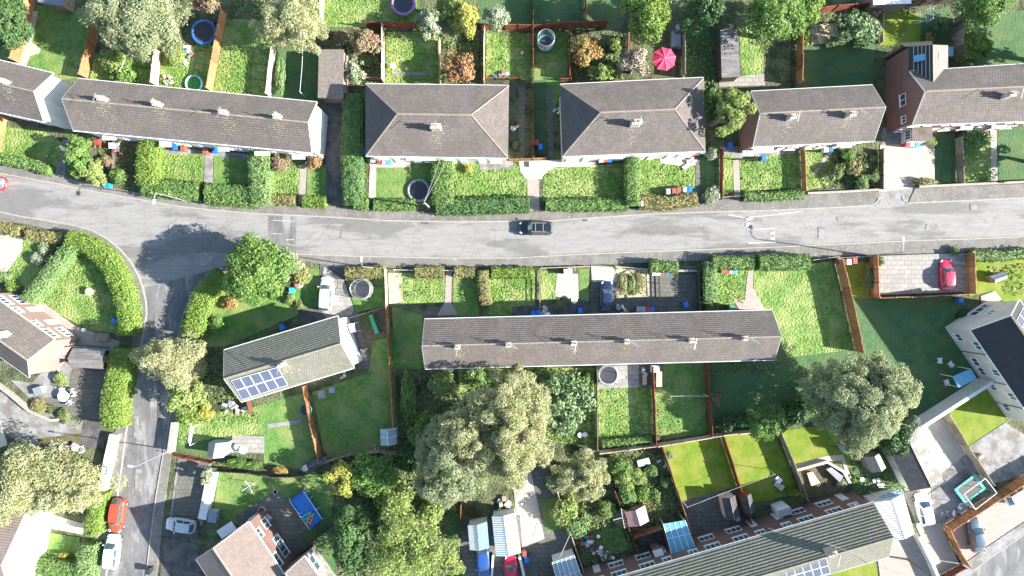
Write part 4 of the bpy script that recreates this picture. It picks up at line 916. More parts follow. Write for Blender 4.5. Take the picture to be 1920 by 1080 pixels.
# ---- lawns, paths, drives: (name, surface, layer, polygon in photo pixels)
for nm, mt, ly, pts in (
 ('lawn', 'mown', 1, [(70, 10), (185, 30), (165, 145), (112, 150), (45, 118)]), ('path', 'conc', 2, [(28, 120), (62, 20), (72, 22), (60, 80), (78, 90), (74, 100), (57, 105), (50, 124)]),
 ('lawn', 'dim', 1, [(-30, 0), (60, 0), (30, 118), (-30, 100)]), ('lawn', 'lush', 1, [(178, 100), (300, 110), (290, 165), (168, 148)]),
 ('lawn', 'lush', 1, [(305, 80), (360, 90), (400, 60), (398, 170), (300, 162)]), ('lawn', 'lush', 1, [(425, 35), (518, 40), (506, 182), (400, 172)]),
 ('lawn', 'dim', 1, [(520, 90), (600, 95), (594, 190), (508, 182)]), ('lawn', 'lush', 1, [(608, 0), (782, 0), (780, 51), (608, 50)]),
 ('lawn', 'weedy', 1, [(650, 60), (718, 60), (718, 156), (650, 165)]), ('lawn', 'lush', 1, [(724, 60), (823, 60), (823, 158), (724, 158)]), ('path', 'grey', 2, [(735, 135), (800, 135), (800, 142), (735, 142)]),
 ('lawn', 'lush', 1, [(912, 62), (997, 62), (997, 150), (912, 150)]), ('lawn', 'mown', 1, [(1002, 60), (1064, 60), (1064, 150), (1002, 300)]),
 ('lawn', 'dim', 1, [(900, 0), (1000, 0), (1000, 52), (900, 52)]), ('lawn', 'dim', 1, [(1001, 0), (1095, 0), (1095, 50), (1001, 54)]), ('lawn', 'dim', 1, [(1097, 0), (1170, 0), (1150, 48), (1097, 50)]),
 ('patio', 'soil', 1, [(1225, 40), (1278, 40), (1278, 148), (1225, 148)]), ('lawn', 'dim', 1, [(1280, 30), (1345, 30), (1345, 150), (1280, 150)]),
 ('lawn', 'lush', 1, [(1386, 50), (1408, 55), (1432, 100), (1430, 145), (1390, 140)]), ('patio', 'slab', 2, [(1348, 146), (1432, 139), (1434, 160), (1348, 163)]),
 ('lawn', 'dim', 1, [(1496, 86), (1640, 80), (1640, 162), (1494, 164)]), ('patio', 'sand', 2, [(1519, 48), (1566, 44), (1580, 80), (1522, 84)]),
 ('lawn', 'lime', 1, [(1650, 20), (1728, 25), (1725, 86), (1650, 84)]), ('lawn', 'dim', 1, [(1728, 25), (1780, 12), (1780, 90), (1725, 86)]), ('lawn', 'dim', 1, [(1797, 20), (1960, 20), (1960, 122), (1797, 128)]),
 # gap between the hipped houses
 ('path', 'slabd', 2, [(972, 160), (984, 160), (984, 300), (974, 300)]), ('path', 'slabd', 2, [(1024, 160), (1036, 160), (1038, 296), (1028, 296)]), ('lawn', 'dim', 1, [(1002, 150), (1024, 150), (1026, 290), (1002, 290)]),
 # north front gardens
 ('lawn', 'lush', 1, [(-30, 235), (80, 245), (118, 268), (103, 325), (-30, 296)]), ('path', 'grey', 2, [(118, 262), (132, 262), (122, 328), (104, 326)]),
 ('patio', 'soil', 1, [(170, 255), (260, 262), (255, 345), (215, 330), (190, 300)]), ('patio', 'grey', 1, [(280, 275), (480, 290), (480, 300), (280, 290)]),
 ('lawn', 'lush', 1, [(295, 288), (385, 290), (380, 345), (288, 340)]), ('path', 'grey', 2, [(385, 290), (400, 292), (400, 345), (382, 345)]), ('lawn', 'mown', 1, [(401, 292), (470, 300), (470, 345), (401, 345)]),
 ('lawn', 'lush', 1, [(505, 312), (565, 310), (562, 368), (503, 366)]), ('path', 'block', 2, [(563, 308), (576, 308), (572, 382), (560, 382)]), ('lawn', 'mown', 1, [(577, 310), (612, 312), (612, 368), (575, 368)]),
 ('driveway', 'tarm', 2, [(613, 150), (648, 150), (646, 386), (611, 386)]),
 ('soil', 'soil', 1, [(676, 305), (690, 305), (690, 372), (676, 372)]), ('path', 'conc', 2, [(694, 306), (706, 306), (705, 372), (691, 372)]), ('patio', 'conc', 2, [(688, 298), (770, 300), (770, 314), (706, 314), (694, 312)]),
 ('lawn', 'mown', 1, [(706, 314), (815, 300), (815, 386), (705, 382)]), ('lawn', 'lush', 1, [(848, 300), (960, 302), (990, 325), (985, 376), (848, 372)]), ('patio', 'grey', 2, [(900, 300), (960, 300), (965, 316), (900, 318)]),
 ('patio', 'conc', 2, [(972, 302), (1118, 298), (1118, 312), (1040, 314), (1018, 330), (1016, 336), (986, 336), (976, 322)]), ('path', 'block', 2, [(988, 336), (1010, 336), (1012, 394), (990, 396)]),
 ('lawn', 'lush', 1, [(1018, 336), (1030, 316), (1120, 310), (1175, 305), (1175, 376), (1018, 378)]),
 ('lawn', 'lush', 1, [(1198, 295), (1305, 312), (1305, 380), (1198, 378)]), ('patio', 'conc', 2, [(1236, 290), (1302, 286), (1304, 310), (1280, 312), (1238, 306)]), ('path', 'slabd', 2, [(1303, 285), (1309, 285), (1318, 380), (1306, 380)]), ('lawn', 'dim', 1, [(1310, 285), (1348, 285), (1348, 370), (1318, 370)]),
 ('patio', 'grey', 1, [(1350, 275), (1500, 272), (1500, 290), (1350, 298)]), ('lawn', 'lush', 1, [(1351, 290), (1374, 290), (1376, 358), (1352, 366)]), ('path', 'block', 2, [(1374, 300), (1386, 300), (1388, 372), (1376, 372)]), ('lawn', 'lush', 1, [(1387, 298), (1500, 286), (1502, 352), (1389, 358)]),
 ('lawn', 'lush', 1, [(1506, 280), (1560, 284), (1552, 350), (1512, 356)]), ('path', 'block', 2, [(1552, 284), (1562, 284), (1528, 330), (1522, 328)]),
 ('driveway', 'sand2', 2, [(1650, 272), (1752, 268), (1752, 350), (1712, 353), (1648, 360)]), ('driveway', 'grey', 1, [(1655, 240), (1700, 245), (1700, 275), (1652, 275)]), ('lawn', 'dim', 1, [(1752, 255), (1790, 250), (1790, 348), (1754, 350)]),
 ('lawn', 'lush', 1, [(1796, 255), (1856, 250), (1858, 345), (1798, 346)]), ('path', 'conc', 2, [(1856, 240), (1868, 240), (1870, 344), (1858, 345)]), ('lawn', 'dim', 1, [(1869, 240), (1960, 236), (1960, 342), (1872, 344)]),
 # west corner plots
 ('driveway', 'conc', 2, [(-30, 430), (44, 442), (42, 470), (10, 515), (-30, 540)]), ('lawn', 'lush', 1, [(44, 450), (110, 450), (60, 545), (10, 520)]), ('lawn', 'lush', 1, [(135, 470), (165, 462), (205, 500), (228, 570), (220, 625), (170, 620), (75, 570)]),
 ('patio', 'block', 2, [(40, 560), (75, 562), (140, 610), (225, 640), (222, 652), (130, 645), (100, 640)]),
 ('patio', 'slabd', 1, [(60, 715), (115, 650), (215, 650), (205, 800), (160, 790), (20, 720)]), ('patio', 'grey', 2, [(20, 712), (60, 718), (110, 665), (135, 690), (125, 740), (60, 750)]),
 ('driveway', 'grey', 2, [(-30, 720), (40, 750), (90, 775), (155, 790), (150, 830), (60, 835), (20, 820), (-30, 800)]),
 ('driveway', 'tarm', 1, [(150, 780), (200, 790), (195, 840), (150, 840)]), ('soil', 'soil', 2, [(70, 822), (152, 812), (150, 838), (70, 845)]),
 ('path', 'conc', 2, [(48, 960), (90, 962), (158, 982), (156, 1002), (92, 990), (72, 1090), (20, 1100)]), ('lawn', 'mown', 3, [(94, 998), (150, 1008), (150, 1062), (82, 1060)]),
 # east of the side road
 ('lawn', 'mown', 1, [(412, 540), (530, 545), (560, 590), (420, 650), (365, 650), (370, 600)]), ('lawn', 'mown', 1, [(548, 500), (640, 510), (640, 585), (548, 590)]), ('driveway', 'tarm', 2, [(600, 490), (648, 500), (650, 520), (600, 520)]),
 ('driveway', 'slab', 3, [(608, 500), (645, 525), (668, 590), (612, 600), (598, 570)]), ('driveway', 'tarm', 2, [(560, 580), (664, 568), (668, 600), (560, 610)]), ('path', 'slabd', 3, [(664, 578), (672, 590), (695, 690), (672, 692), (655, 600)]),
 ('lawn', 'mown', 1, [(648, 505), (722, 505), (727, 572), (668, 585), (655, 540)]),
 ('patio', 'soil', 1, [(672, 590), (730, 575), (738, 690), (742, 740), (660, 710)]), ('lawn', 'mown', 2, [(700, 640), (736, 630), (748, 830), (725, 842), (610, 860), (585, 735), (690, 700)]), ('path', 'grey', 3, [(500, 795), (570, 785), (572, 792), (502, 803)]),
 ('lawn', 'mown', 1, [(470, 765), (575, 735), (600, 850), (570, 880), (495, 870), (495, 800)]), ('lawn', 'lush', 2, [(335, 770), (490, 775), (498, 815), (420, 818), (335, 835)]), ('lawn', 'dim', 1, [(334, 812), (410, 815), (400, 858), (332, 845)]), ('patio', 'slab', 2, [(436, 816), (496, 818), (496, 850), (432, 848)]),
 ('driveway', 'grey', 2, [(335, 860), (398, 866), (380, 985), (318, 978), (328, 900)]), ('driveway', 'slabd', 3, [(338, 864), (392, 868), (374, 978), (322, 970)]), ('driveway', 'tarm', 2, [(305, 1005), (370, 1020), (380, 1090), (300, 1090)]),
 ('driveway', 'tarm', 3, [(308, 970), (376, 978), (370, 1012), (306, 1004)]), ('lawn', 'mown', 1, [(412, 880), (470, 885), (612, 890), (625, 925), (620, 985), (480, 1000), (400, 960)]),
 ('patio', 'slabd', 2, [(518, 918), (545, 940), (612, 990), (520, 1070), (440, 970)]), ('lawn', 'dim', 2, [(560, 1000), (625, 975), (630, 1090), (600, 1090)]),
 # central block, front
 ('lawn', 'lush', 1, [(740, 512), (832, 512), (836, 566), (738, 572)]), ('soil', 'sand', 1, [(728, 512), (752, 512), (756, 566), (730, 570)]), ('path', 'block', 2, [(836, 506), (848, 506), (846, 566), (858, 590), (820, 592), (834, 566)]), ('path', 'slabd', 1, [(792, 592), (796, 582), (812, 576), (836, 575), (858, 580), (862, 592)]),
 ('lawn', 'mown', 1, [(850, 512), (896, 512), (898, 592), (850, 592)]), ('lawn', 'lush', 1, [(914, 512), (1002, 512), (1004, 590), (914, 592)]), ('lawn', 'lush', 1, [(1014, 506), (1044, 510), (1042, 560), (1014, 562)]),
 ('patio', 'conc', 2, [(1045, 512), (1084, 514), (1085, 560), (1040, 556)]), ('patio', 'tarm', 1, [(960, 575), (1110, 565), (1110, 592), (960, 594)]), ('lawn', 'mown', 1, [(1086, 505), (1104, 505), (1104, 565), (1086, 562)]),
 ('driveway', 'slabd', 2, [(1108, 496), (1156, 498), (1158, 590), (1108, 592)]), ('driveway', 'conc', 3, [(1108, 499), (1153, 501), (1156, 530), (1110, 528)]),
 ('soil', 'sand', 2, [(1155, 500), (1215, 505), (1215, 556), (1155, 558)]), ('patio', 'slab', 1, [(1212, 512), (1235, 512), (1240, 558), (1212, 558)]), ('patio', 'slabd', 1, [(1218, 498), (1306, 498), (1306, 582), (1155, 584), (1155, 556), (1218, 556)]),
 ('lawn', 'dim', 1, [(1308, 495), (1334, 495), (1334, 580), (1308, 580)]), ('lawn', 'lush', 1, [(1342, 505), (1402, 503), (1400, 570), (1345, 572)]), ('path', 'block', 2, [(1403, 503), (1412, 503), (1412, 540), (1434, 580), (1385, 580), (1375, 562), (1396, 560)]), ('lawn', 'lush', 1, [(1412, 505), (1560, 490), (1604, 660), (1480, 680), (1440, 590), (1414, 545)]),
 # rear gardens
 ('lawn', 'mown', 1, [(735, 575), (792, 590), (795, 690), (740, 700)]), ('lawn', 'weedy', 1, [(745, 692), (860, 692), (860, 800), (750, 830)]), ('lawn', 'lush', 1, [(860, 690), (1115, 690), (1118, 840), (860, 800)]),
 ('patio', 'slab', 2, [(1118, 686), (1198, 684), (1200, 727), (1120, 728)]), ('patio', 'slabd', 2, [(1198, 684), (1243, 682), (1244, 728), (1198, 728)]), ('lawn', 'lush', 1, [(1120, 728), (1222, 728), (1225, 828), (1124, 838)]), ('lawn', 'mown', 1, [(1224, 682), (1320, 680), (1325, 812), (1228, 826)]),
 ('lawn', 'dim', 1, [(1322, 680), (1480, 670), (1605, 655), (1620, 760), (1440, 805), (1332, 810)]),  # dark grass colour stands in for the sage tree's shadow here
 ('lawn', 'lime', 1, [(1240, 835), (1348, 817), (1372, 872), (1392, 910), (1275, 940)]), ('patio', 'slabd', 1, [(1276, 940), (1394, 908), (1410, 975), (1300, 1005)]), ('lawn', 'lime', 1, [(1352, 818), (1450, 806), (1498, 925), (1400, 945)]),
 ('lawn', 'lime', 1, [(1458, 808), (1580, 795), (1600, 880), (1545, 858), (1480, 872)]), ('path', 'conc', 2, [(1486, 872), (1548, 855), (1580, 852), (1590, 880), (1600, 905), (1592, 908), (1578, 864), (1548, 864), (1490, 880)]), ('patio', 'soil', 2, [(1492, 884), (1548, 868), (1576, 886), (1584, 904), (1575, 925), (1510, 935)]),
 ('lawn', 'dim', 1, [(1590, 840), (1690, 850), (1705, 925), (1640, 945), (1600, 930)]), ('lawn', 'weedy', 1, [(1032, 870), (1150, 850), (1240, 835), (1290, 985), (1180, 1040), (1095, 1070)]), ('lawn', 'mown', 1, [(1165, 985), (1180, 1030), (1130, 1045), (1110, 1000)]),
 ('patio', 'tarm', 2, [(1192, 1000), (1240, 985), (1252, 1030), (1200, 1045)]),
 ('driveway', 'conc', 1, [(960, 890), (1015, 885), (1025, 1010), (975, 1030)]), ('patio', 'slabd', 2, [(996, 885), (1030, 868), (1092, 1070), (1060, 1090), (976, 1090), (976, 1030), (1022, 1010)]), ('lawn', 'mown', 3, [(1012, 940), (1048, 930), (1064, 990), (1025, 997)]),
 ('driveway', 'slabd', 2, [(865, 975), (975, 965), (985, 1100), (865, 1100)]), ('lawn', 'dim', 1, [(838, 960), (866, 962), (866, 1020), (838, 1020)]),
 # east plots
 ('lawn', 'lime', 1, [(1572, 495), (1632, 490), (1632, 558), (1810, 556), (1780, 600), (1640, 680), (1608, 655)]), ('lawn', 'dim', 2, [(1590, 560), (1815, 558), (1775, 615), (1840, 715), (1700, 790), (1715, 730), (1610, 655)]),
 ('lawn', 'lime', 2, [(1816, 488), (1930, 485), (1960, 560), (1880, 565), (1862, 545), (1816, 556)]), ('path', 'block', 3, [(1838, 555), (1865, 545), (1878, 562), (1840, 575)]), ('path', 'block', 3, [(1565, 480), (1575, 480), (1582, 500), (1572, 502)]),
 ('lawn', 'lime', 1, [(1766, 768), (1860, 715), (1885, 790), (1812, 838)]), ('patio', 'grey', 1, [(1814, 838), (1885, 792), (1960, 840), (1960, 880), (1850, 910)]),
 ('driveway', 'conc', 1, [(1700, 815), (1762, 775), (1845, 900), (1800, 975), (1765, 985), (1800, 1062), (1762, 1085), (1695, 930)]), ('driveway', 'grey', 2, [(1745, 905), (1812, 850), (1845, 902), (1765, 985), (1750, 985)]),
 ('driveway', 'block', 2, [(1716, 985), (1765, 985), (1795, 1060), (1760, 1075)]), ('driveway', 'block', 1, [(1770, 988), (1920, 888), (2000, 900), (1920, 978), (1805, 1060)]), ('driveway', 'block', 2, [(1640, 1010), (1712, 1000), (1755, 1085), (1650, 1085)]),
 ('lawn', 'lime', 1, [(1550, 1080), (1640, 1050), (1650, 1100), (1540, 1100)]),
): sheet(nm, pts, mt, ly + 1)
# raised parking deck
slabp('driveway', [(1635, 480), (1806, 475), (1808, 548), (1635, 553)], 'slab', 0, .35)
# ================================================================ HOUSES
house('terraced_house', 'long brown roofed terrace running off the left edge, white end wall', [(-130, 82), (100, 138), (82, 228), (-130, 182)], 5.2, 7.5, wm=RENDER, units=3, chim=[(8, 153)])
house('terraced_house', 'long brown roofed terrace with four chimneys and a white gable beside the dark drive', [(147, 148), (594, 192), (585, 286), (137, 244)], 5.2, 7.5, wm=RENDER, units=6, chim=[(193, 186), (296, 196), (421, 212), (521, 220)], porch=[(193, 252, 216, 263), (300, 264, 322, 276), (410, 276, 430, 284), (478, 284, 505, 292), (548, 289, 572, 299)])
_, rf3, g3 = house('hipped_house', 'hipped roof block right of the dark drive, west face in shade', [(686, 158), (954, 161), (952, 296), (686, 292)], 5.2, 8.0, 'hip', wm=CREAM, units=4, chim=[(817, 238, 1.3)], chh=.7, porch=[(762, 296, 800, 301)])
house('hipped_house', 'hipped roof block with tree shadow on its east face', [(1050, 159), (1319, 146), (1322, 283), (1055, 293)], 5.2, 8.0, 'hip', wm=CREAM, units=4, chim=[(1193, 230, 1.3)], chh=.7, porch=[(1098, 293, 1168, 298), (1198, 288, 1232, 293)])
house('semi_detached_house', 'gabled brown pair with two chimneys between two gardens, top right', [(1408, 172), (1636, 160), (1639, 264), (1412, 275)], 5.0, 7.5, wm=BRICK, units=4, chim=[(1484, 220), (1595, 215)], porch=[(1392, 283, 1412, 293), (1412, 277, 1450, 287), (1568, 268, 1596, 276)])
r6, rf6, g6 = house('terraced_house', 'brick house at the top right with windowed shaded gable and rear wing', [(1706, 134), (1960, 118), (1960, 226), (1711, 234)], 5.3, 7.9, wm=BRICK, units=4, chim=[(1893, 178)], endw=[('w', .45, 3.6, 1.5, 1.1), ('w', .86, 3.6, .9, .8)], porch=[(1800, 236, 1822, 244), (1858, 233, 1886, 242)])
def wing():
    """rear wing of the brick house, ridge running away from the main roof"""
    ze, zr = 4.7, 6.9; a, b, c, d = P(1704, 88, ze), P(1777, 85, ze), P(1777, 140, ze), P(1704, 142, ze); r0 = P(1749, 84, zr); r1 = P(1750, 168, zr)
    m = MB(); slope(m, a, d, r0, r1); m.build('wing_roof', ROOFD, r6); m = MB(); slope(m, b, c, r0, r1); m.build('wing_roof', ROOFP, r6)  # west slope tiled darker, its shade put into the colour
    for t in (.18, .36, .52, .68, .84):
        u = Vector((0, 0, .12)); MB().tube([a.lerp(r0, t) + u, d.lerp(r1, t) + u], .035, 4).build('batten', METAL, r6)
    w_ = MB(); wallface(w_, d, a, 0, ze); wallface(w_, a, b, 0, ze, (r0.x, r0.y + .05, zr - .1)); wallface(w_, b, c, 0, ze); w_.build('wing_wall', BRICK, r6)
    l = MB(); q = [P(1688, 80, 3.6), P(1747, 77, 3.6), P(1750, 86, 4.6), P(1697, 88, 4.6)]; l.face(q); l.face([x - Vector((0, 0, .12)) for x in q[::-1]]); l.build('lean_to_roof', ROOFG, r6)
    w2 = MB(); w2.box(((q[0] + q[2]) / 2).xy[:] + (1.8,), (3.4, .3, 3.4), .05); w2.build('lean_to_wall', BRICK, r6)
    for x, y, z, m_ in ((1723, 109, 5.9, BLUEG), (1763, 106, 5.75, WHITE)):
        s = MB(); p = P(x, y, z); t = -.75 if x < 1750 else .75
        k = [p + Vector((i * .6, j * .4, i * .6 * (-t) * (1 if x > 0 else 1))) for i, j in ((-.7, -1), (.7, -1), (.7, 1), (-.7, 1))]; n = Vector((0, 0, .12)); s.face([v + n for v in k]); s.face([v - n for v in k[::-1]])
        for i in range(4): s.face([k[i] - n, k[(i + 1) % 4] - n, k[(i + 1) % 4] + n, k[i] + n])
        s.build('skylight', m_, r6)
    e = P(1715, 250, 2.4)
    pr = MB(); pr.box((e.x + .9, e.y, 2.45), (2.6, 2.0, .12)); pr.build('porch_roof', ROOFP, r6); pw = MB(); pw.box((e.x + .9, e.y, 1.2), (2.3, 1.7, 2.36)); pw.build('porch_wall', RENDER, r6)
    window(r6, Vector((e.x - .27, e.y, 1.5)), math.pi, 1.2, 1.1, 2)
wing()
house('terraced_house', 'longest roof, south of the main road, with six small chimneys', [(796, 599), (1448, 582), (1452, 674), (797, 691)], 5.2, 7.5, wm=CREAM, units=9, chim=[(858, 650, .6), (953, 646, .6), (1075, 643, .6), (1174, 640, .6), (1295, 638, .6), (1395, 634, .6)], chh=.6)
r8, rf8, g8 = house('semi_detached_house', 'tilted grey brown house with solar panels and bright white east gable', [(420, 657), (634, 593), (664, 689), (452, 753)], 5.0, 7.3, wm=RENDER, rm=ROOFG, units=3, chim=[(530, 684)], lift=.06)
solar(r8, [(433, 713), (521, 688), (541, 722), (455, 750)], (7.15, 7.15, 5.15, 5.15), 5, 2)
house('brick_house', 'pinkish brick house at the left edge with its gable facing the patio', [(-28, 545), (102, 637), (55, 707), (-75, 615)], 5.0, 7.2, wm=BRICKP, units=2, chim=[(3, 627)])
house('rendered_house', 'warm tiled roof with a bright white wall at the bottom left corner', [(-95, 935), (50, 958), (22, 1125), (-123, 1105)], 5.0, 7.6, wm=RENDER, rm=ROOFP, units=3, gutter=WHITE)
house('brick_house', 'warm tiled house with brick rear windows beside the blue pool patio, bottom edge', [(368, 1048), (466, 978), (560, 1118), (462, 1188)], 5.0, 7.3, wm=BRICK, rm=ROOFP, units=2, wins='ns', endw=[]) if False else None
def bottom_house():
    # eave corners given from the north-west end; the ridge runs down and right out of the frame
    A, B_, C_, D = (466, 978), (580, 1148), (482, 1218), (368, 1048)
    r, rf, g = house('brick_house', 'warm tiled house with brick rear windows beside the blue pool patio, bottom edge', [A, B_, C_, D], 5.0, 7.3, wm=BRICK, rm=ROOFP, units=2, wins='s')
    A_, B2, C2, D2, RW, RE, ax, ay, cen = g; n = ay; ang = math.atan2(n.y, n.x); p0 = A_ - ay * .26 + ax * .1
    for d, z, ww, wh, mu in ((1.55, 1.6, 1.4, 1.3, 1), (5.1, 1.5, 2.9, 1.6, 3), (1.9, 3.9, 1.3, 1.0, 1), (5.9, 3.9, 1.8, 1.0, 1)):
        p = p0 + ax * d; window(r, Vector((p.x, p.y, z)), ang, ww, wh, mu)
    e = -ax; p = A_.lerp(D2, .55); k = MB(); k.box((p.x + e.x * .6, p.y + e.y * .6, 2.5), (1.2, 2.2, .14), math.atan2(e.y, e.x)); k.build('porch_canopy', WHITE, r)
    for t, z in ((.18, 4.0), (.32, 4.0), (.2, 1.5)):
        p = A_.lerp(D2, t) + e * -.08; window(r, Vector((p.x, p.y, z)), math.atan2(e.y, e.x), .9, .9, 1)
bottom_house()
r12, rf12, g12 = house('brick_house', 'small dark gabled roof with a pale end wall and one wide window, bottom edge', [(570, 1043), (618, 1110), (572, 1143), (524, 1076)], 4.2, 6.4, wm=G['grey'], rm=ROOF, units=1, wins='', doors=False)
q12 = g12[0] - g12[7] * .26 + g12[6] * 1.7; window(r12, Vector((q12.x, q12.y, 2.5)), math.atan2(g12[7].y, g12[7].x), 2.0, 1.4, 1)
r13, rf13, g13 = house('terraced_house', 'long mossy ribbed roof rising to the right at the bottom right with brick rear wall', [(1010, 1125), (1638, 942), (1667, 1043), (1039, 1226)], 5.2, 7.6, wm=BRICK, rm=ROOFG, units=7, course=.36, lift=.085, chim=[(1556, 1034, 1.1)], chh=.9, stain=True)
solar(r13, [(1456, 1071), (1549, 1045), (1557, 1074), (1464, 1100)], (7.5, 7.5, 5.45, 5.45), 6, 2)
r14, rf14, g14 = house('rendered_house', 'white rendered house with dark slate roof at the right edge', [(1822, 619), (1912, 562), (2035, 748), (1945, 805)], 5.0, 7.4, wm=CREAM, rm=ROOFD, units=4, wins='', lift=.03) if False else (None, None, None)
def white_house():
    # ridge runs down and to the right; west slope is the shaded slate one
    cor = [(1911, 562), (2036, 745), (1946, 803), (1820, 619)]
    r, rf, g = house('rendered_house', 'white rendered house with dark slate roof at the right edge', cor, 5.0, 7.4, wm=CREAM, rm=ROOFD, units=4, wins='', lift=.03)
    A_, B2, C2, D2, RW, RE, ax, ay, cen = g; n = -ay; ang = math.atan2(n.y, n.x)
    for d, z, ww in ((1.6, 1.5, 1.1), (2.6, 3.9, 1.2), (5.4, 1.5, 1.2), (6.9, 1.5, 1.2), (6.7, 3.9, 1.0), (9.3, 1.5, 1.1), (10.3, 3.9, 1.1), (12.5, 1.5, 1.2)):
        p = D2 + ay * .26 + ax * d; window(r, Vector((p.x, p.y, z)), ang, ww, 1.05, 1)
    for d in (3.9, 8.4, 12.0):
        p = D2 + ay * .2 + ax * d; MB().tube([(p.x, p.y, .1), (p.x, p.y, 4.9)], .045, 6).build('downpipe', BLACK, r)
    e = -ax; p = A_.lerp(D2, .42) + ax * .05; window(r, Vector((p.x, p.y, 3.8)), math.atan2(e.y, e.x), 1.0, 1.0, 1); p = A_.lerp(D2, .35) + ax * .05; window(r, Vector((p.x, p.y, 1.4)), math.atan2(e.y, e.x), 2.6, 1.3, 2)
    q = [RW.lerp(RE, .06), RW.lerp(RE, .8), A_.lerp(B2, .8), A_.lerp(B2, .06)]; q = [x.lerp(q[3 - i], .09) for i, x in enumerate(q)]
    def px(v): k = S * (H - v.z) / H; return (v.x / k + 960, 540 - v.y / k)
    solar(r, [px(v) for v in q], [v.z + .03 for v in q], 9, 2)
    wp = D2 + ay * .6; rl = MB(); a, b = P(1772, 618), P(1806, 660)
    for z in (.4, .95): rl.tube([a + Vector((0, 0, z)), b + Vector((0, 0, z))], .035, 5)
    rl.build('handrail', WHITE, r)
white_house()
# ================================================================ SHEDS AND CANOPIES
flatroof('outbuilding', 'large brick shed with mottled brown sheet roof, half in shadow, above the white gable', [(598, 93), (645, 93), (643, 184), (596, 184)], 2.5, 2.7, mk('mottled_sheet', (.23, .17, .115), (.11, .11, .125), 3.5, .8, c3=(.16, .145, .13), s3=2.0, fine=.4), BRICKP, 'shed')
flatroof('shed', 'long felt roofed shed, dark end in shade, beside bright overgrown grass', [(1350, 56), (1383, 55), (1388, 144), (1353, 146)], 2.2, 2.2, FELTW, WOODD, 'shed')
shed('shed', 'garden shed with pink felt roof and orange gable', [(1180, 988), (1217, 977), (1209, 947), (1171, 960)], 1.9, 2.5, WOODO, PINKF, axis=1)
shed('shed', 'dark roofed shed standing just left of a fence near the brick terrace', [(1353, 934), (1378, 928), (1386, 968), (1362, 976)], 1.9, 2.5, WOODP, FELT, axis=1)
shed('shed', 'narrow dark roofed shed just right of the fence, twin of the one beside it', [(1389, 928), (1408, 925), (1416, 959), (1396, 964)], 1.9, 2.4, WOODR, FELT, axis=1)
flatroof('lean_to', 'blue glazed lean to canopy against the brick terrace', [(1243, 982), (1284, 975), (1303, 1025), (1259, 1038)], 2.3, 2.8, BLUEG, None, 'canopy', bars=4)
flatroof('lean_to', 'pale glazed conservatory roof with white bars at the bottom edge', [(1035, 1054), (1076, 1040), (1098, 1100), (1052, 1116)], 2.3, 2.9, GLAZE, RENDER, 'conservatory', bars=5)
flatroof('lean_to', 'blue lean to canopy on the shaded wall of the white house', [(1785, 706), (1820, 691), (1831, 710), (1797, 727)], 2.3, 2.6, BLUEG, None, 'canopy', bars=0)
shed('shed', 'weathered wide shed between the brick gable and the long laurel hedge', [(137, 652), (199, 656), (194, 692), (132, 688)], 2.0, 2.7, WOODD, FELTW)
shed('greenhouse', 'glass greenhouse against the long fence left of the big pale tree', [(713, 806), (743, 803), (744, 832), (714, 834)], 1.6, 2.1, GLAZE, GLAZE, cat='greenhouse', axis=1, glassy=True)
shed('playhouse', 'blue grey playhouse on the corner lawn above the paved drive', [(392, 828), (428, 829), (420, 858), (389, 856)], 1.7, 2.4, plain('blue_paint', (.20, .33, .40), .6), plain('grey_roof', (.26, .25, .24), .7), cat='playhouse', axis=1)
shed('shed', 'low dark covered shed in the corner where the orange fence ends', [(574, 868), (606, 854), (612, 870), (580, 883)], 1.4, 1.7, WOODD, FELT)
shed('shed', 'slatted timber shed with one bright roof side in the dim bottom right garden', [(1620, 857), (1648, 850), (1661, 877), (1633, 886)], 1.9, 2.5, WOODG, mk('slatted_boards', (.40, .34, .28), (.24, .2, .17), 2, .9, stretch=(9, 1, 1), fine=.4), axis=1)
shed('greenhouse', 'small white framed glass shed below the round sage tree', [(1580, 838), (1603, 831), (1608, 842), (1586, 850)], 1.6, 2.1, GLAZE, GLAZE, cat='greenhouse', axis=1, glassy=True)
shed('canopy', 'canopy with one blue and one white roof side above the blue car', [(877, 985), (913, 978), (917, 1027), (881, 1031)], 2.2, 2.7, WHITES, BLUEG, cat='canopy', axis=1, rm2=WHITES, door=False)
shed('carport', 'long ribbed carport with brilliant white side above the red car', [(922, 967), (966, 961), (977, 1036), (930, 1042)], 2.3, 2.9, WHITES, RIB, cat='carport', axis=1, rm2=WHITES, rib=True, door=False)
shed('garage', 'corrugated garage ending the brick terrace, slopes coloured grey as dim and white as sunlit', [(1638, 941), (1693, 926), (1714, 1001), (1667, 1013)], 2.9, 3.5, WHITES, RIB, cat='garage', axis=1, rm2=WHITES, rib=True, door=False)  # grey and white slopes paint weaker and full light on one sheet roof
shed('garage', 'garage by the concrete yard, west slope coloured as in shade, east as lit', [(1667, 842), (1720, 800), (1768, 898), (1706, 921)], 2.3, 3.2, RENDER, G['grey'], cat='garage', axis=1, rm2=FELT)  # one roof in two tones, painting a shaded and a sunlit slope
flatroof('summer_house', 'flat white roof at the top edge above the bright lawn', [(1636, -14), (1708, -16), (1708, 7), (1637, 9)], 2.5, 2.5, WHITES, WOODG, 'summer house')
shed('shed', 'blue grey shed roof cut by the top left edge', [(70, -20), (122, -14), (119, 12), (72, 4)], 2.0, 2.4, WOODG, plain('slate_blue', (.18, .20, .27), .6))
shed('kiosk', 'tiny silver and pale blue hutch on the bright corner lawn by the raised drive', [(1855, 518), (1880, 510), (1888, 522), (1866, 531)], 1.1, 1.5, WOODG, METAL, cat='hutch')
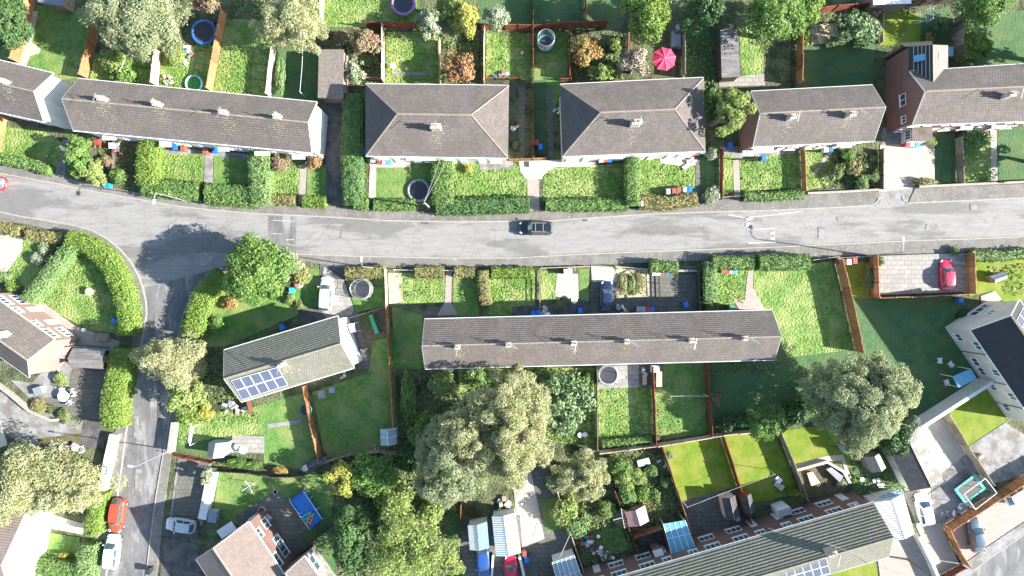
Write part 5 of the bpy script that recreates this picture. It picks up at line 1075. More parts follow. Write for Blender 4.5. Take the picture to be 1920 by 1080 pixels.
flatroof('cold_frame', 'pale metal sheet leaning in the walled pink bordered garden', [(1549, 880), (1558, 876), (1581, 893), (1574, 904)], .6, .9, METAL, WOODG, 'cold frame')
flatroof('timber_hatch', 'tan timber hatch lying in the pink bordered garden', [(1513, 887), (1523, 884), (1537, 905), (1521, 911)], .35, .35, WOODP, WOODG, 'hatch')
flatroof('lean_to', 'teal edged lean to in the shade beside the rear wing', [(1777, 88), (1787, 88), (1787, 106), (1777, 106)], 2.2, 2.3, plain('teal_sheet', (.08, .22, .26), .5), WOODD, 'canopy')
flatroof('lean_to', 'pale green glazed lean to between brick wall and corrugated garage', [(1646, 931), (1688, 916), (1694, 925), (1652, 940)], 2.2, 2.4, GLAZE, None, 'canopy', bars=3)
flatroof('bay_window', 'white flat roofed bay low on the brick terrace', [(1223, 1033), (1240, 1028), (1246, 1041), (1229, 1046)], 2.5, 2.5, WHITES, BRICK, 'bay')
flatroof('conservatory', 'grey lean to porch on the brick terrace at the lower right', [(1459, 958), (1482, 950), (1486, 963), (1462, 970)], 2.4, 2.5, GREYP, WHITE, 'porch')
flatroof('lean_to', 'pale canopy on the gable side of the tilted white house', [(652, 608), (664, 606), (668, 622), (657, 624)], 2.3, 2.4, RENDER, None, 'canopy')
flatroof('lean_to', 'grey patio lean to between the pinkish house and its shed', [(108, 652), (130, 650), (122, 672), (104, 672)], 2.2, 2.3, METAL, BRICKP, 'canopy')
# ================================================================ CARS
car('black estate car with roof bars driving along the main road', 1005, 427, 180, (.012, .014, .018), 4.4, 1.8, 1.5, 'estate', rails=True)
car('bright red hatchback on the raised paved drive', 1777, 514, 91, (.62, .015, .06), 3.9, 1.75, 1.5)
car('white car on the slabbed drive by the netted trampoline', 611, 551, 86, (.85, .85, .84), 4.5, 1.82, 1.5)
car('dark blue hatchback on the narrow front drive of the long terrace', 1138, 555, 88, (.012, .022, .06), 3.9, 1.75, 1.5)
car('orange red car parked on the side road', 217, 968, 262, (.46, .065, .025), 4.5, 1.8, 1.5)
car('white car parked nose up behind the orange red one', 208, 1036, 84, (.84, .84, .84), 4.6, 1.82, 1.5)
car('pale silver hatchback across the mouth of the paved drive', 337, 986, 172, (.42, .48, .52), 3.9, 1.75, 1.5)
car('blue car parked below the blue and white canopy', 906, 1058, 275, (.02, .07, .26), 4.0, 1.75, 1.48)
car('red hatchback half out of frame below the ribbed carport', 959, 1072, 93, (.60, .01, .05), 4.0, 1.75, 1.5)
car('white car on the concrete yard beside the corrugated garage', 1735, 956, 102, (.84, .84, .84), 4.4, 1.8, 1.48)
car('slate blue saloon on the block paved drive behind the orange fence', 1832, 1004, 98, (.05, .085, .115), 4.5, 1.82, 1.45, 'saloon')
car('white car cut by the right edge above the slate blue saloon', 1914, 925, 30, (.84, .84, .84), 4.2, 1.8, 1.5)
car('red and white car just entering at the left edge of the main road', -22, 338, 165, (.55, .03, .05), 4.2, 1.75, 1.45)
# ================================================================ HEDGES
for a in (
 ('low clipped hedge along the far left pavement', [(-20, 291), (0, 296), (50, 306), (90, 318)], 1.2, 1.1, 'hedge'),
 ('tall bright hedge between terrace front gardens, left of the square lawn', [(278, 262), (272, 300), (274, 345)], 2.4, 1.9, 'hedgeb'),
 ('dark laurel hedge below the square lawn of the long terrace', [(266, 350), (320, 354), (370, 358)], 2.2, 1.5, 'hedge'),
 ('bulky laurel hedge left of the tall pale one on the main road', [(384, 362), (440, 366), (478, 370)], 2.5, 1.6, 'hedge'),
 ('tall pale green hedge running down from the long terrace to the road', [(484, 282), (484, 330), (486, 382)], 2.4, 2.0, 'hedgep'),
 ('browned low hedge by the road in front of the end terrace', [(503, 374), (552, 374)], 1.2, 1.0, 'hedgen'),
 ('short bright trimmed hedge left of the dark drive', [(568, 377), (610, 378)], 1.3, 1.1, 'hedgeb'),
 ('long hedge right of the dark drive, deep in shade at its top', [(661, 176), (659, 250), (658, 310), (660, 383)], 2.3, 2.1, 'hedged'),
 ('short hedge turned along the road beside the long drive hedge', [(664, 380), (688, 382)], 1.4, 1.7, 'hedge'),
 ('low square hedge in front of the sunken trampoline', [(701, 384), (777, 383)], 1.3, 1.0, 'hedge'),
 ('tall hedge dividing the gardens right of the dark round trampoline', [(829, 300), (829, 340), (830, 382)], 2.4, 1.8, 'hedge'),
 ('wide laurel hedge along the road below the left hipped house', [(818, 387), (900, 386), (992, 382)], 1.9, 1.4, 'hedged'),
 ('long hedge along the road below the right hipped house', [(1024, 383), (1100, 384), (1178, 383)], 1.4, 1.2, 'hedge'),
 ('narrow tall hedge running from the right hipped house to the road', [(1186, 292), (1186, 340), (1187, 384)], 1.6, 1.9, 'hedge'),
 ('ragged mixed hedge along the road beside the row of bins', [(1200, 379), (1250, 380), (1308, 373)], 1.6, 1.2, 'hedgen'),
 ('thin trimmed hedge by the road below the gabled pair', [(1397, 368), (1450, 367), (1508, 364)], 1.0, 1.0, 'hedge'),
 ('curved bright hedge round the corner lawn at the left', [(124, 448), (165, 460), (195, 485), (213, 515), (225, 545), (234, 585), (232, 628)], 2.1, 2.0, 'hedgeb'),
 ('diagonal blue green hedge across the left corner garden', [(132, 458), (95, 505), (48, 562)], 1.6, 1.9, 'hedgep'),
 ('tiny hedge stub by the pavement at the far left', [(-10, 424), (33, 434)], 1.2, 1.1, 'hedgen'),
 ('brown topped hedge above the left corner garden', [(48, 440), (115, 446)], 1.2, 1.2, 'hedgen'),
 ('tall laurel hedge along the side road beside the shed and patio', [(224, 655), (218, 700), (207, 750), (207, 802)], 2.6, 2.3, 'hedgeb'),
 ('rounded hedge on the corner below the flowering tree', [(412, 515), (384, 545), (366, 585), (358, 630)], 2.4, 2.0, 'hedgeb'),
 ('yellow green hedge beside the orange red car', [(184, 925), (176, 965), (168, 1003)], 1.7, 1.8, 'hedgeb'),
 ('green hedge beside the white parked car', [(163, 1022), (158, 1060), (154, 1090)], 2.0, 1.8, 'hedgep'),
 ('bushy hedge at the bottom left corner of the small lawn', [(62, 1064), (100, 1070), (140, 1078)], 2.2, 1.6, 'hedge'),
 ('flowering brownish hedge above the netted trampoline', [(648, 514), (720, 508)], 1.4, 1.2, 'hedgen'),
 ('browned flat hedge left of the block path, centre front garden', [(779, 511), (832, 510)], 1.3, 1.1, 'hedgen'),
 ('short flat hedge right of the block path', [(852, 510), (890, 510)], 1.1, 1.1, 'hedgen'),
 ('narrow brown and green hedge down the middle of the front gardens', [(905, 508), (907, 540), (913, 572)], 1.2, 1.3, 'hedgen'),
 ('bright lumpy hedge by the pavement, centre', [(922, 512), (998, 511)], 1.3, 1.2, 'hedgeb'),
 ('square cut hedge block above the white and blue bins', [(1221, 500), (1272, 500)], 1.25, 1.9, 'hedge'),
 ('silvery hedge running up to the pavement, right of the dark yard', [(1335, 492), (1332, 530), (1334, 566)], 1.5, 1.7, 'hedgep'),
 ('rounded laurel hedge by the pavement left of the slab path', [(1338, 492), (1375, 493), (1414, 492)], 1.6, 1.8, 'hedge'),
 ('lumpy tall hedge by the pavement with a rounded right end', [(1426, 492), (1470, 492), (1519, 491)], 1.8, 2.1, 'hedge'),
 ('thin hedge along the pavement at the right edge', [(1822, 480), (1870, 480), (1940, 474)], 1.2, 1.2, 'hedge'),
 ('low weedy hedge above the fenced car deck', [(1822, 476), (1860, 474)], .8, .9, 'hedgen'),
 ('green strip hedge under the fence of the rear lawns', [(1130, 833), (1180, 828), (1222, 824)], .8, .8, 'hedge'),
): hedge(a[0], a[1], a[2], a[3], a[4])
# ================================================================ TREES
T = tree
T('wide sage green tree over the top left fences', 262, 38, 92, 68, 8.5, 'sage')
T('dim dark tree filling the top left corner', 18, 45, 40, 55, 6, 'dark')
T('bronze leaved tree beside the blue trampoline at the top edge', 392, 5, 34, 22, 6, 'redb')
T('pale feathery tree right of the tall narrow lawn', 552, 42, 66, 54, 7.5, 'willow')
T('red brown shrubby tree right of the mottled shed', 685, 78, 36, 32, 4, 'redb')
T('pale straggly tree left of the square fenced lawn', 665, 130, 22, 30, 3, 'silver')
T('silver leaved tree above the rust coloured shrub', 806, 48, 26, 30, 5, 'silver')
T('yellow green tree at the top centre', 872, 40, 30, 38, 6, 'gold')
T('mixed green tree touching the top edge between silver and gold ones', 840, 18, 30, 26, 5, 'yg')
T('mottled shrub tree left of the dim top lawn', 930, 35, 26, 26, 4.5, 'silver')
T('rust orange shrub tree behind the left hipped house', 862, 128, 35, 38, 4, 'rust')
T('golden brown tree in the fenced garden left of the grey twiggy one', 1098, 100, 32, 32, 4, 'autumn')
T('leafy yellowish tree low behind the right hipped house', 1130, 138, 26, 16, 3, 'yg')
T('vivid green tree at the top edge above the pink parasol', 1208, 28, 50, 50, 8.5, 'bright')
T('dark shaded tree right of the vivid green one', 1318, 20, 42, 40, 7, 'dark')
T('grey bare twiggy tree beside the pink parasol', 1190, 122, 38, 34, 4.5, 'twig')
T('big leafy green tree at the top edge left of the orange fence', 1450, 35, 58, 52, 9, 'green')
T('pale green tree hanging over the orange fence', 1505, 20, 36, 30, 6, 'bright')
T('yellow green tree between the hipped house and the gabled pair', 1363, 210, 38, 50, 9.5, 'yg')
T('dark crowned tree at the top edge near the right corner', 1838, 18, 50, 32, 7.5, 'green')
T('round bright shrub tree beyond the rear wing', 1826, 92, 30, 30, 3.2, 'bright')
T('dark ivy covered tree above the shaded back lawn', 1600, 50, 36, 34, 4.5, 'spot')
T('dense green tree throwing its shadow over the road junction', 484, 508, 66, 64, 8.2, 'green', k=1.2)
T('pale grey green tree tucked against the junction tree', 532, 500, 26, 42, 6, 'silver')
T('big bushy shrub tree left end of the terrace front gardens', 148, 292, 28, 44, 4.2, 'green')
T('lighter bushy tree beside the pavement, far left gardens', 178, 322, 22, 26, 3, 'yg')
T('straggly pale tree leaning over the side road', 325, 672, 66, 46, 8, 'willow')
T('leafy green tree below the straggly pale one', 348, 735, 40, 46, 5.5, 'yg')
T('huge pale feathery tree in the middle of the back gardens', 942, 802, 106, 112, 12.5, 'feather', k=1.3)
T('broad dull green tree joined below the huge pale one', 850, 868, 80, 84, 10.5, 'sage')
T('dark understorey tree left of the huge pale one', 800, 812, 34, 42, 5, 'green')
T('sunlit golden tree on a long trunk near the dark shrubbery', 643, 898, 34, 34, 5, 'gold')
T('dense dark green tree at the bottom beside the blue pool garden', 664, 1010, 44, 72, 8, 'dark')
T('sparse yellowish tree with bare branches at the bottom centre', 772, 1025, 90, 72, 8, 'sparse')
T('dark ivy tree between the golden tree and the big dull green one', 700, 888, 50, 40, 5, 'green')
T('light green tree in front of the bottom centre one', 740, 930, 40, 30, 4, 'yg')
T('wide windswept pale tree over the bottom left plots', 80, 905, 118, 66, 9, 'willow', k=1.1)
T('round sage tree on the big shaded lawn', 1612, 748, 98, 92, 11.5, 'sage', k=1.3)
T('fresh green leafy tree below the big dim lawn', 1437, 792, 38, 38, 5.5, 'green')
T('white dotted leafy tree behind the long terrace', 1062, 750, 56, 62, 4.5, 'spot')
T('tall tree added past the right edge to shade the top right lawn', 2010, 85, 62, 66, 9, 'green')  # unseen tree, added for the shade it throws on the lawn
T('tree added past the right edge to shade the strip by the low brick wall', 1975, 292, 44, 50, 6.5, 'dark')  # added out of view to darken the front strip
T('pale golden feathery tree in the weedy plot', 1094, 892, 50, 44, 7, 'feather')
T('dark green shrub tree against the black garage roof', 1672, 826, 36, 28, 4.5, 'dark')
T('white flowering tree left of the black roofed garage', 1705, 790, 12, 12, 4, 'silver')
T('thin twiggy bare shrub at the foot of the brown fence', 1342, 745, 14, 18, 2.4, 'redb')
T('spiky grey palm like plant on the paved drive', 388, 892, 13, 16, 2.5, 'silver')
# ================================================================ SHRUBS
for a in (
 ('rust orange rounded shrub at the corner of the white gable', 590, 300, 17, 'rust'), ('reddish shrub against the end terrace front', 525, 302, 20, 'redb'),
 ('small yellow shrub by the left hipped house front', 878, 316, 9, 'gold'), ('silver leaved shrub at the corner of the right hipped house', 1335, 288, 15, 'silver'), ('pale rounded shrub by the pavement near the bins', 1335, 367, 18, 'silver'),
 ('low brown heap of shrubs on the sandy drive', 1735, 341, 24, 'hedgen', 1.1, 9), ('small green clump behind the sandy drive', 1745, 262, 12, 'yg'), ('tall pale clump in front of the brick house', 1830, 262, 22, 'hedgep'),
 ('star leaved shrub in the left corner garden, upper one', 82, 467, 12, 'silver'), ('star leaved shrub in the left corner garden, lower one', 71, 487, 14, 'silver'), ('round clipped bush by the left house', 8, 520, 12, 'hedgep'), ('light clipped bush right of the round one', 22, 535, 13, 'hedgeb'),
 ('round golden shrub on the corner lawn', 433, 570, 14, 'autumn'), ('dim shrub by the dark tilted house front', 405, 610, 18, 'green'), ('flower bush left of the pink toys', 548, 500, 22, 'silver'), ('brown bush beneath the junction tree', 560, 515, 20, 'hedgen'),
 ('spreading shrub beside the white car drive', 545, 560, 12, 'yg'), ('leafy shrub at the left end of the corner lawn', 350, 775, 22, 'hedgeb'), ('yellow flowering shrub on the corner lawn', 385, 775, 16, 'gold'), ('bush in the flower bed under the solar roof', 450, 735, 14, 'yg'),
 ('long row of green shrubs above the pool garden', 440, 868, 22, 'green', 1.4, 10), ('dull green shrub row below the playhouse', 470, 872, 20, 'hedge', 1.2, 9), ('orange tinted shrub against the rear boundary', 525, 882, 16, 'autumn', 1.1, 8),
 ('white blossom shrub at the pavement corner', 712, 504, 12, 'silver'), ('trimmed round bush left of the trampoline', 560, 572, 10, 'weed'), ('lime conical bush at the brick terrace', 1494, 925, 15, 'hedgeb', 2.2, 8), ('round variegated bush on the pink wall', 1579, 908, 10, 'silver'),
 ('bright little bush right of the pink wall', 1600, 902, 8, 'hedgeb'), ('low green cluster by the concrete yard shed', 1655, 835, 18, 'dark'), ('weed clump left of the grey wheelie bins', 1070, 800, 16, 'spot'), ('pale shrub along the brown rear fence', 1255, 855, 10, 'spot'),
 ('leafy bush in the weedy plot, left', 1045, 905, 22, 'sage'), ('pale bush in the weedy plot, middle', 1060, 960, 28, 'yg'), ('pale bush in the weedy plot, lower', 1080, 985, 24, 'hedgep'), ('leafy bush near the white cold frame', 1165, 880, 22, 'green'), ('leafy heap right of the pale golden tree', 1170, 905, 20, 'yg'),
 ('leafy heap left of the brown weedy fence', 1175, 930, 20, 'hedge'), ('round box bush in the weedy plot', 1222, 885, 13, 'hedge'), ('square box bush below the round one', 1228, 930, 12, 'hedge'), ('silver tinted bush by the garden corner', 1100, 850, 15, 'silver'),
 ('green bush under the sunny fence corner', 1445, 812, 16, 'green'), ('tall weeds by the far pale wall', 1790, 470, 10, 'weed'), ('light shrub at the drive corner', 1650, 490, 10, 'weed'), ('overgrown strip left of the parking deck', 1628, 520, 8, 'weed', 1.2, 26),
 ('bush against the shaded wall of the white house', 1806, 590, 8, 'dark'), ('pampas like clump in the dim back lawn', 1562, 80, 12, 'spot'), ('leafy shrub at the foot of the orange fence', 1507, 62, 14, 'hedgeb', 1.8, 26), ('ivy heap in front of the shaded back lawn', 1632, 60, 22, 'spot', 2.4, 30),
 ('brown climbing shrub on the fence corner', 1636, 22, 18, 'redb'), ('dark shrub right of the triangular net frame', 1760, 55, 18, 'dark'), ('autumn shrub above the rear wing', 1745, 68, 12, 'autumn'), ('palm tuft at the top left fence', 147, 120, 8, 'silver'),
 ('scrubby bush behind the terrace, left of the white dish', 232, 140, 22, 'green'), ('pale scrub beneath the sage tree', 210, 115, 24, 'yg'), ('scrub by the paddling pool garden', 330, 105, 18, 'yg'), ('green border plants beside the narrow lawn', 525, 140, 10, 'hedgep', 1.2, 40),
 ('leafy border behind the mottled shed', 640, 70, 16, 'redb'), ('shrub heap below the vivid green tree', 1158, 85, 16, 'yg'), ('bush at the fence right of the golden brown tree', 1150, 125, 14, 'green'), ('low bush at the top of the main yard gap', 968, 272, 8, 'weed'),
 ('dark scrub in the shade by the right hipped house', 1335, 185, 12, 'dark', 2, 40), ('low plants beside the sandy drive wall', 1640, 330, 12, 'weed'), ('flowering plants in the rough bed by the road, left', 1570, 320, 16, 'weed'), ('flowering plants in the rough bed by the road, middle', 1600, 312, 18, 'hedgen'),
 ('leafy plants in the rough bed by the road, right', 1618, 340, 16, 'weed'), ('low plants in the rough bed against the porch', 1590, 290, 14, 'green'), ('border shrub left of the terrace bins', 200, 300, 12, 'redb'), ('low green shrub by the blue crate at the kerb', 222, 330, 16, 'hedge'),
 ('bush by the window of the pinkish house', 118, 640, 12, 'weed'), ('potted plants on the left patio', 112, 712, 14, 'yg', .9), ('patio weeds by the curved wall', 70, 762, 16, 'hedgen', .7), ('scrub along the drive below the left patio', 120, 780, 14, 'weed', .8),
 ('dark scrub right of the long orange fence', 765, 745, 16, 'green', 2, 50), ('weeds under the big pale tree', 830, 720, 26, 'yg', 1.2), ('weedy clump by the terrace wall', 890, 705, 20, 'hedge', 1.4), ('shrubbery between the fence and dull green tree', 765, 860, 26, 'dark', 2.5),
 ('bright bush in the shadowy shrubbery', 725, 925, 24, 'hedgeb', 2), ('pale bush under the sparse tree, upper', 810, 960, 26, 'yg', 2), ('bush at the left of the canopy drive', 848, 1060, 22, 'yg', 2), ('dark hollow shrub left of the sparse tree', 700, 960, 20, 'dark', 2),
 ('yellow cone bush on the small bottom left lawn', 118, 1040, 10, 'gold', 1.2, 5), ('low green mound at the bottom left corner', 85, 1050, 14, 'hedge', 1.2), ('plants in front of the centre terrace, left', 1048, 572, 8, 'weed', .8), ('small bush by the shaded terrace door', 1330, 578, 10, 'green', 1),
 ('yellowing plants on the sandy plot, left row', 1168, 530, 9, 'hedgen', .6, 22), ('yellowing plants on the sandy plot, middle row', 1184, 532, 9, 'weed', .6, 22), ('yellowing plants on the sandy plot, right row', 1200, 532, 9, 'hedgen', .5, 22),
 ('dark shrub along the rear fence of the big dim lawn, left', 1362, 795, 16, 'dark'), ('dark shrub along the rear fence of the big dim lawn, middle', 1392, 790, 18, 'dark'), ('dark shrub between the fresh green tree and the sage one', 1488, 778, 26, 'dark', 2.2), ('shadowed bush at the foot of the sage tree', 1520, 755, 24, 'green', 2.2),
 ('rambling pale bush below the rear fence, left', 1150, 870, 16, 'hedgep', 1.4), ('rambling bush below the rear fence, middle', 1195, 895, 17, 'yg', 1.4), ('rambling bush below the rear fence, lower', 1205, 925, 15, 'green', 1.3), ('spreading green bush left of the pink roofed shed', 1140, 955, 18, 'yg', 1.4), ('bush against the brown fence of the leafy plot', 1248, 905, 12, 'hedgep', 1.2),
 ('fruit bush by the terrace in the overgrown lawn', 1018, 715, 22, 'spot', 2), ('leafy bush beside the round patio trampoline', 1105, 715, 12, 'green', 1.6, 22)):
    bush(a[0], a[1], a[2], a[3], a[4], a[5] if len(a) > 5 else None, a[6] if len(a) > 6 else None)
cover('long_grass', 'uncut tufty grass on the sunlit lawns', 'grass', [
 [(182, 100), (298, 112), (288, 165), (170, 148)], [(305, 90), (398, 80), (396, 170), (302, 162)], [(428, 40), (515, 45), (504, 182), (402, 172)], [(610, 0), (778, 0), (778, 48), (610, 48)], [(727, 64), (820, 64), (820, 156), (727, 156)], [(914, 64), (996, 64), (996, 148), (914, 148)],
 [(297, 290), (383, 292), (378, 343), (290, 338)], [(507, 313), (562, 312), (560, 366), (505, 364)], [(850, 318), (962, 320), (988, 328), (983, 374), (850, 370)], [(1020, 336), (1032, 318), (1118, 313), (1172, 308), (1172, 374), (1020, 376)], [(1200, 300), (1303, 316), (1302, 376), (1200, 374)],
 [(1389, 300), (1498, 290), (1500, 350), (1391, 356)], [(1508, 284), (1550, 288), (1545, 350), (1514, 354)], [(1798, 257), (1854, 254), (1856, 343), (1800, 344)], [(742, 514), (830, 514), (834, 564), (758, 568)], [(916, 520), (1000, 520), (1002, 570), (916, 572)],
 [(1122, 730), (1220, 730), (1222, 824), (1126, 832)], [(1344, 508), (1400, 506), (1398, 568), (1347, 570)], [(1228, 740), (1270, 740), (1280, 816), (1230, 822)], [(138, 472), (165, 466), (203, 502), (224, 570), (216, 622), (172, 616), (80, 570)]], 26, .16, .15, LF['grass'])
cover('ground_cover', 'tangled weeds and plants on the untended plots', 'weeds', [
 [(1555, 290), (1645, 285), (1645, 352), (1540, 354)], [(865, 692), (1112, 692), (1116, 838), (900, 800)], [(748, 694), (860, 694), (860, 800), (752, 828)], [(1034, 872), (1148, 852), (1236, 840), (1285, 980), (1180, 1035), (1098, 1068)], [(1500, 30), (1640, 22), (1640, 82), (1505, 84)],
 [(620, 860), (740, 845), (830, 900), (860, 960), (830, 1080), (640, 1080), (625, 960)], [(1070, 70), (1170, 60), (1170, 150), (1070, 150)], [(652, 62), (716, 62), (716, 156), (652, 164)], [(830, 60), (905, 60), (905, 158), (830, 158)], [(336, 772), (488, 776), (490, 790), (336, 790)],
 [(1155, 502), (1214, 506), (1214, 556), (1156, 558)], [(1288, 0), (1340, 0), (1345, 150), (1285, 150)], [(440, 0), (515, 0), (515, 35), (440, 32)], [(1280, 80), (1345, 80), (1345, 150), (1280, 150)], [(676, 306), (690, 306), (690, 372), (676, 372)], [(336, 660), (420, 660), (450, 750), (336, 765)], [(1330, 660), (1480, 672), (1440, 700), (1330, 700)], [(170, 255), (260, 262), (255, 345), (215, 330), (190, 300)], [(60, 715), (110, 780), (160, 790), (150, 800), (60, 760)], [(-30, 830), (150, 838), (190, 900), (160, 950), (-30, 950)], [(1850, 500), (1920, 495), (1920, 550), (1890, 560)], [(1592, 842), (1690, 850), (1702, 920), (1645, 940), (1604, 928)], [(1140, 856), (1232, 842), (1262, 930), (1190, 960)], [(1040, 900), (1120, 890), (1150, 980), (1075, 1010)], [(865, 692), (1112, 692), (1116, 838), (900, 800)]], 26, .42, .2, LF['weed'])
# ================================================================ FENCES AND WALLS
F = fence
F('orange sunlit fence beside the pale path, top left', [(38, 118), (52, 60), (68, 2)], WOODO)
F('orange fence right of the mown top left lawn', [(165, 147), (178, 95), (190, 40)], WOODO)
F('pale fence left of the small paddling pool', [(297, 162), (303, 100)], WOODP)
F('tall sunlit fence right of the blue trampoline', [(399, 172), (412, 100), (426, 28)], WOODO)
F('pale fence left of the dim lawn behind the end terrace', [(508, 182), (518, 96)], WOODP)
F('short pale fence at the top edge left of the rough lawn', [(607, 50), (608, 0)], WOODP)
F('red brown fence across the top, above the square fenced lawn', [(690, 52), (782, 54)], WOODR)
F('pale fence on the left of the square lawn', [(721, 156), (721, 55)], WOODP)
F('pale fence on the right of the square lawn', [(826, 158), (826, 78)], WOODP)
F('red brown fence running along the top centre', [(896, 56), (1000, 58), (1070, 52), (1136, 50)], WOODR)
F('pale fence right of the rust orange shrub', [(908, 158), (909, 58)], WOODP)
F('long thin fence between the two hipped houses', [(999, 300), (999, 150), (999, 0)], WOODR, 1.5)
F('fence between the teal trampoline and the golden brown tree', [(1067, 150), (1067, 60)], WOODR)
F('dark fence between the two dim top lawns', [(1096, 48), (1096, -10)], WOODR, 1.6)
F('low red slatted fence behind the left hipped house', [(907, 150), (976, 150)], WOODR, .8)
F('short red fence stub behind the right hipped house', [(1050, 152), (1070, 152)], WOODR, 1.0)
F('short pale fence left of the parasol', [(1174, 104), (1175, 72)], WOODO, 1.6)
F('fence right of the dark decked patio', [(1278, 146), (1278, 72)], WOODG)
F('dark fence left of the long felt shed', [(1347, 155), (1346, 20)], WOODD)
F('wide orange fence left of the big dim back lawn', [(1492, 160), (1493, 66)], WOODO, 2.0)
F('red brown fence above the sandy patch, top right', [(1512, 28), (1560, 22), (1622, 17)], WOODR)
F('low pale edging fence left of the lime lawn', [(1649, 82), (1649, 20)], WOODP, .9)
F('dim fence running right above the lime lawn', [(1662, 16), (1720, 12), (1784, 6)], WOODD)
F('dark fence right of the rear wing', [(1788, 122), (1789, 36)], WOODG, 1.8)
F('low fence behind the white gable drive', [(722, 150), (690, 150)], WOODO, 1.0)
F('low wooden fence across the gap between the hipped houses', [(955, 302), (1022, 299)], WOODO, 1.1)
F('sunlit wooden fence left of the rough bed', [(1504, 360), (1500, 278)], WOODO, 1.3)
F('dark fence right of the shaded strip by the right hipped house', [(1349, 370), (1350, 282)], WOODR, 1.3)
F('thin fence right of the rough bed by the sandy drive', [(1648, 356), (1648, 282)], WOODD, 1.0)
F('brown fence right of the sandy drive garden', [(1794, 346), (1790, 262)], WOODG, 1.4)
F('orange fence at the far left front garden', [(2, 286), (15, 222)], WOODO, 1.6)
F('thin brown fence by the terrace front bins, left', [(216, 318), (218, 262)], WOODD, .7)
F('fence from the road down past the pale car drive', [(725, 506), (727, 572)], WOODP, 1.3)
F('long brown fence left of the longest roof', [(728, 572), (733, 650), (738, 740), (744, 832)], WOODO, 1.7)
F('orange fence leading down from the solar roofed house', [(576, 722), (588, 790), (604, 856)], WOODO, 1.7)
F('brown fence behind the small corner lawn, running to the big tree', [(606, 864), (660, 848), (716, 842), (745, 846), (765, 862)], WOODG, 1.6)
F('dark rear fence above the pool garden', [(412, 878), (470, 882), (520, 890), (572, 888)], WOODD, 1.4)
F('wide orange fence on the right of the long sunny lawn', [(1565, 488), (1582, 560), (1604, 658)], WOODO, 2.1)
F('orange fence on the west side of the raised drive', [(1633, 556), (1630, 480)], WOODO, 1.9)
F('fence on the south side of the raised drive', [(1634, 558), (1720, 556), (1808, 550)], WOODO, 1.9)
F('thick orange fence behind the bright red car', [(1809, 550), (1806, 476)], WOODO, 2.0)
F('brown fence right of the white dotted tree', [(1118, 838), (1117, 690)], WOODG, 1.5)
F('red brown fence between the two middle rear lawns', [(1226, 826), (1220, 686)], WOODR, 1.6)
F('red brown fence left of the big dim rear lawn', [(1329, 812), (1324, 740), (1320, 682)], WOODR, 1.7)
F('long pale rear fence climbing to the right', [(1122, 845), (1230, 832), (1350, 812), (1440, 802)], WOODP, 1.5)
F('brown fence left of the lime yellow lawn', [(1239, 836), (1264, 910), (1290, 990)], WOODO, 1.6)
F('brown fence between the two lime yellow lawns', [(1351, 816), (1378, 900), (1402, 978)], WOODR, 1.7)
F('grey fence right of the lime lawns', [(1456, 806), (1478, 860), (1504, 930)], WOODG, 1.7)
F('thin white topped fence left of the weedy plot', [(1029, 868), (1060, 970), (1096, 1076)], WOODP, 1.2)
F('brown fence left of the pink roofed shed', [(1150, 915), (1176, 985), (1200, 1045)], WOODR, 1.4)
F('brown fence right of the dark walled yard', [(1237, 985), (1252, 1030)], WOODR, 1.6)
F('fence round the top of the dark walled yard', [(1186, 1000), (1236, 984)], WOODO, 1.5)
F('short orange fence by the block drive, bottom right', [(1768, 986), (1785, 1025), (1806, 1056)], WOODO, 1.5)
F('long orange fence climbing to the right edge, bottom right', [(1770, 984), (1840, 938), (1920, 888), (1990, 850)], WOODO, 1.8)
F('fence between concrete yard and lime corner lawn', [(1764, 772), (1800, 832), (1846, 902)], WOODG, 1.6)
F('orange fence at the foot of the lower right brick drive', [(1755, 1082), (1800, 1058)], WOODR, 1.2)
F('brown rail fence above the paved drive', [(331, 850), (403, 864)], WOODR, 1.2)
F('fence left of the parked silver car drive', [(864, 1000), (866, 940)], WOODR, 1.5)
F('dark fence between the pool garden and dark green tree', [(535, 1062), (600, 1002), (640, 975)], WOODD, 1.5)
F('garden fence below the solar roof', [(468, 742), (474, 770)], WOODR, 1.2)
F('teal stained fence by the left patio', [(132, 646), (210, 654), (228, 656)], plain('teal_stain', (.12, .26, .28), .8), 1.5)
F('dark rail fence right of the yard with the square hedge block', [(1308, 584), (1306, 505)], WOODD, 1.2)
wirefence('open rail fence beside the square lawn plot, centre front', [(1012, 592), (1012, 506)], WOODP)
wirefence('pale rail fence across the pale car drive', [(656, 596), (690, 586), (728, 573)], WOODP)
wirefence('dark rail fence in the central front gardens', [(1235, 558), (1233, 505)], WOODD, .9)
wirefence('white rail along the pavement, centre', [(740, 506), (776, 507)], WHITE, .8)
wirefence('white rail and gate by the block path, centre', [(832, 507), (852, 508)], WHITE, .9)
wirefence('pale rail along the pavement above the patio bins', [(1014, 503), (1104, 500)], WOODP, .9)
wirefence('rail fence at the pavement above the sandy plot', [(1153, 500), (1216, 505)], WOODP, .9)
wirefence('rail fence beside the block path, bottom left of the gabled pair', [(1352, 371), (1396, 368)], WOODG, .9)
wirefence('pale rail between laurel hedge and raised drive', [(1520, 488), (1566, 482)], WOODP, .9)
wirefence('rail fence at the front of the planter, right of the long lawn', [(1566, 484), (1632, 481)], WOODP, 1.0)
wirefence('black rail in the front garden of the gabled pair', [(1378, 300), (1412, 302)], BLACK, 1.0)
wall('low brick wall in front of the rough bed', [(1510, 364), (1580, 361), (1647, 357)], BRICK, .7)
wall('long low brick wall at the right end of the main road', [(1716, 352), (1800, 348), (1960, 341)], BRICK, .8)
wall('bright white garden wall along the side road', [(221, 812), (210, 860), (200, 910), (190, 955)], RENDER, .9, .9)
wall('pale wall at the corner lawn by the lamp post', [(334, 788), (326, 845)], G['kerb'], 1.2, .4)
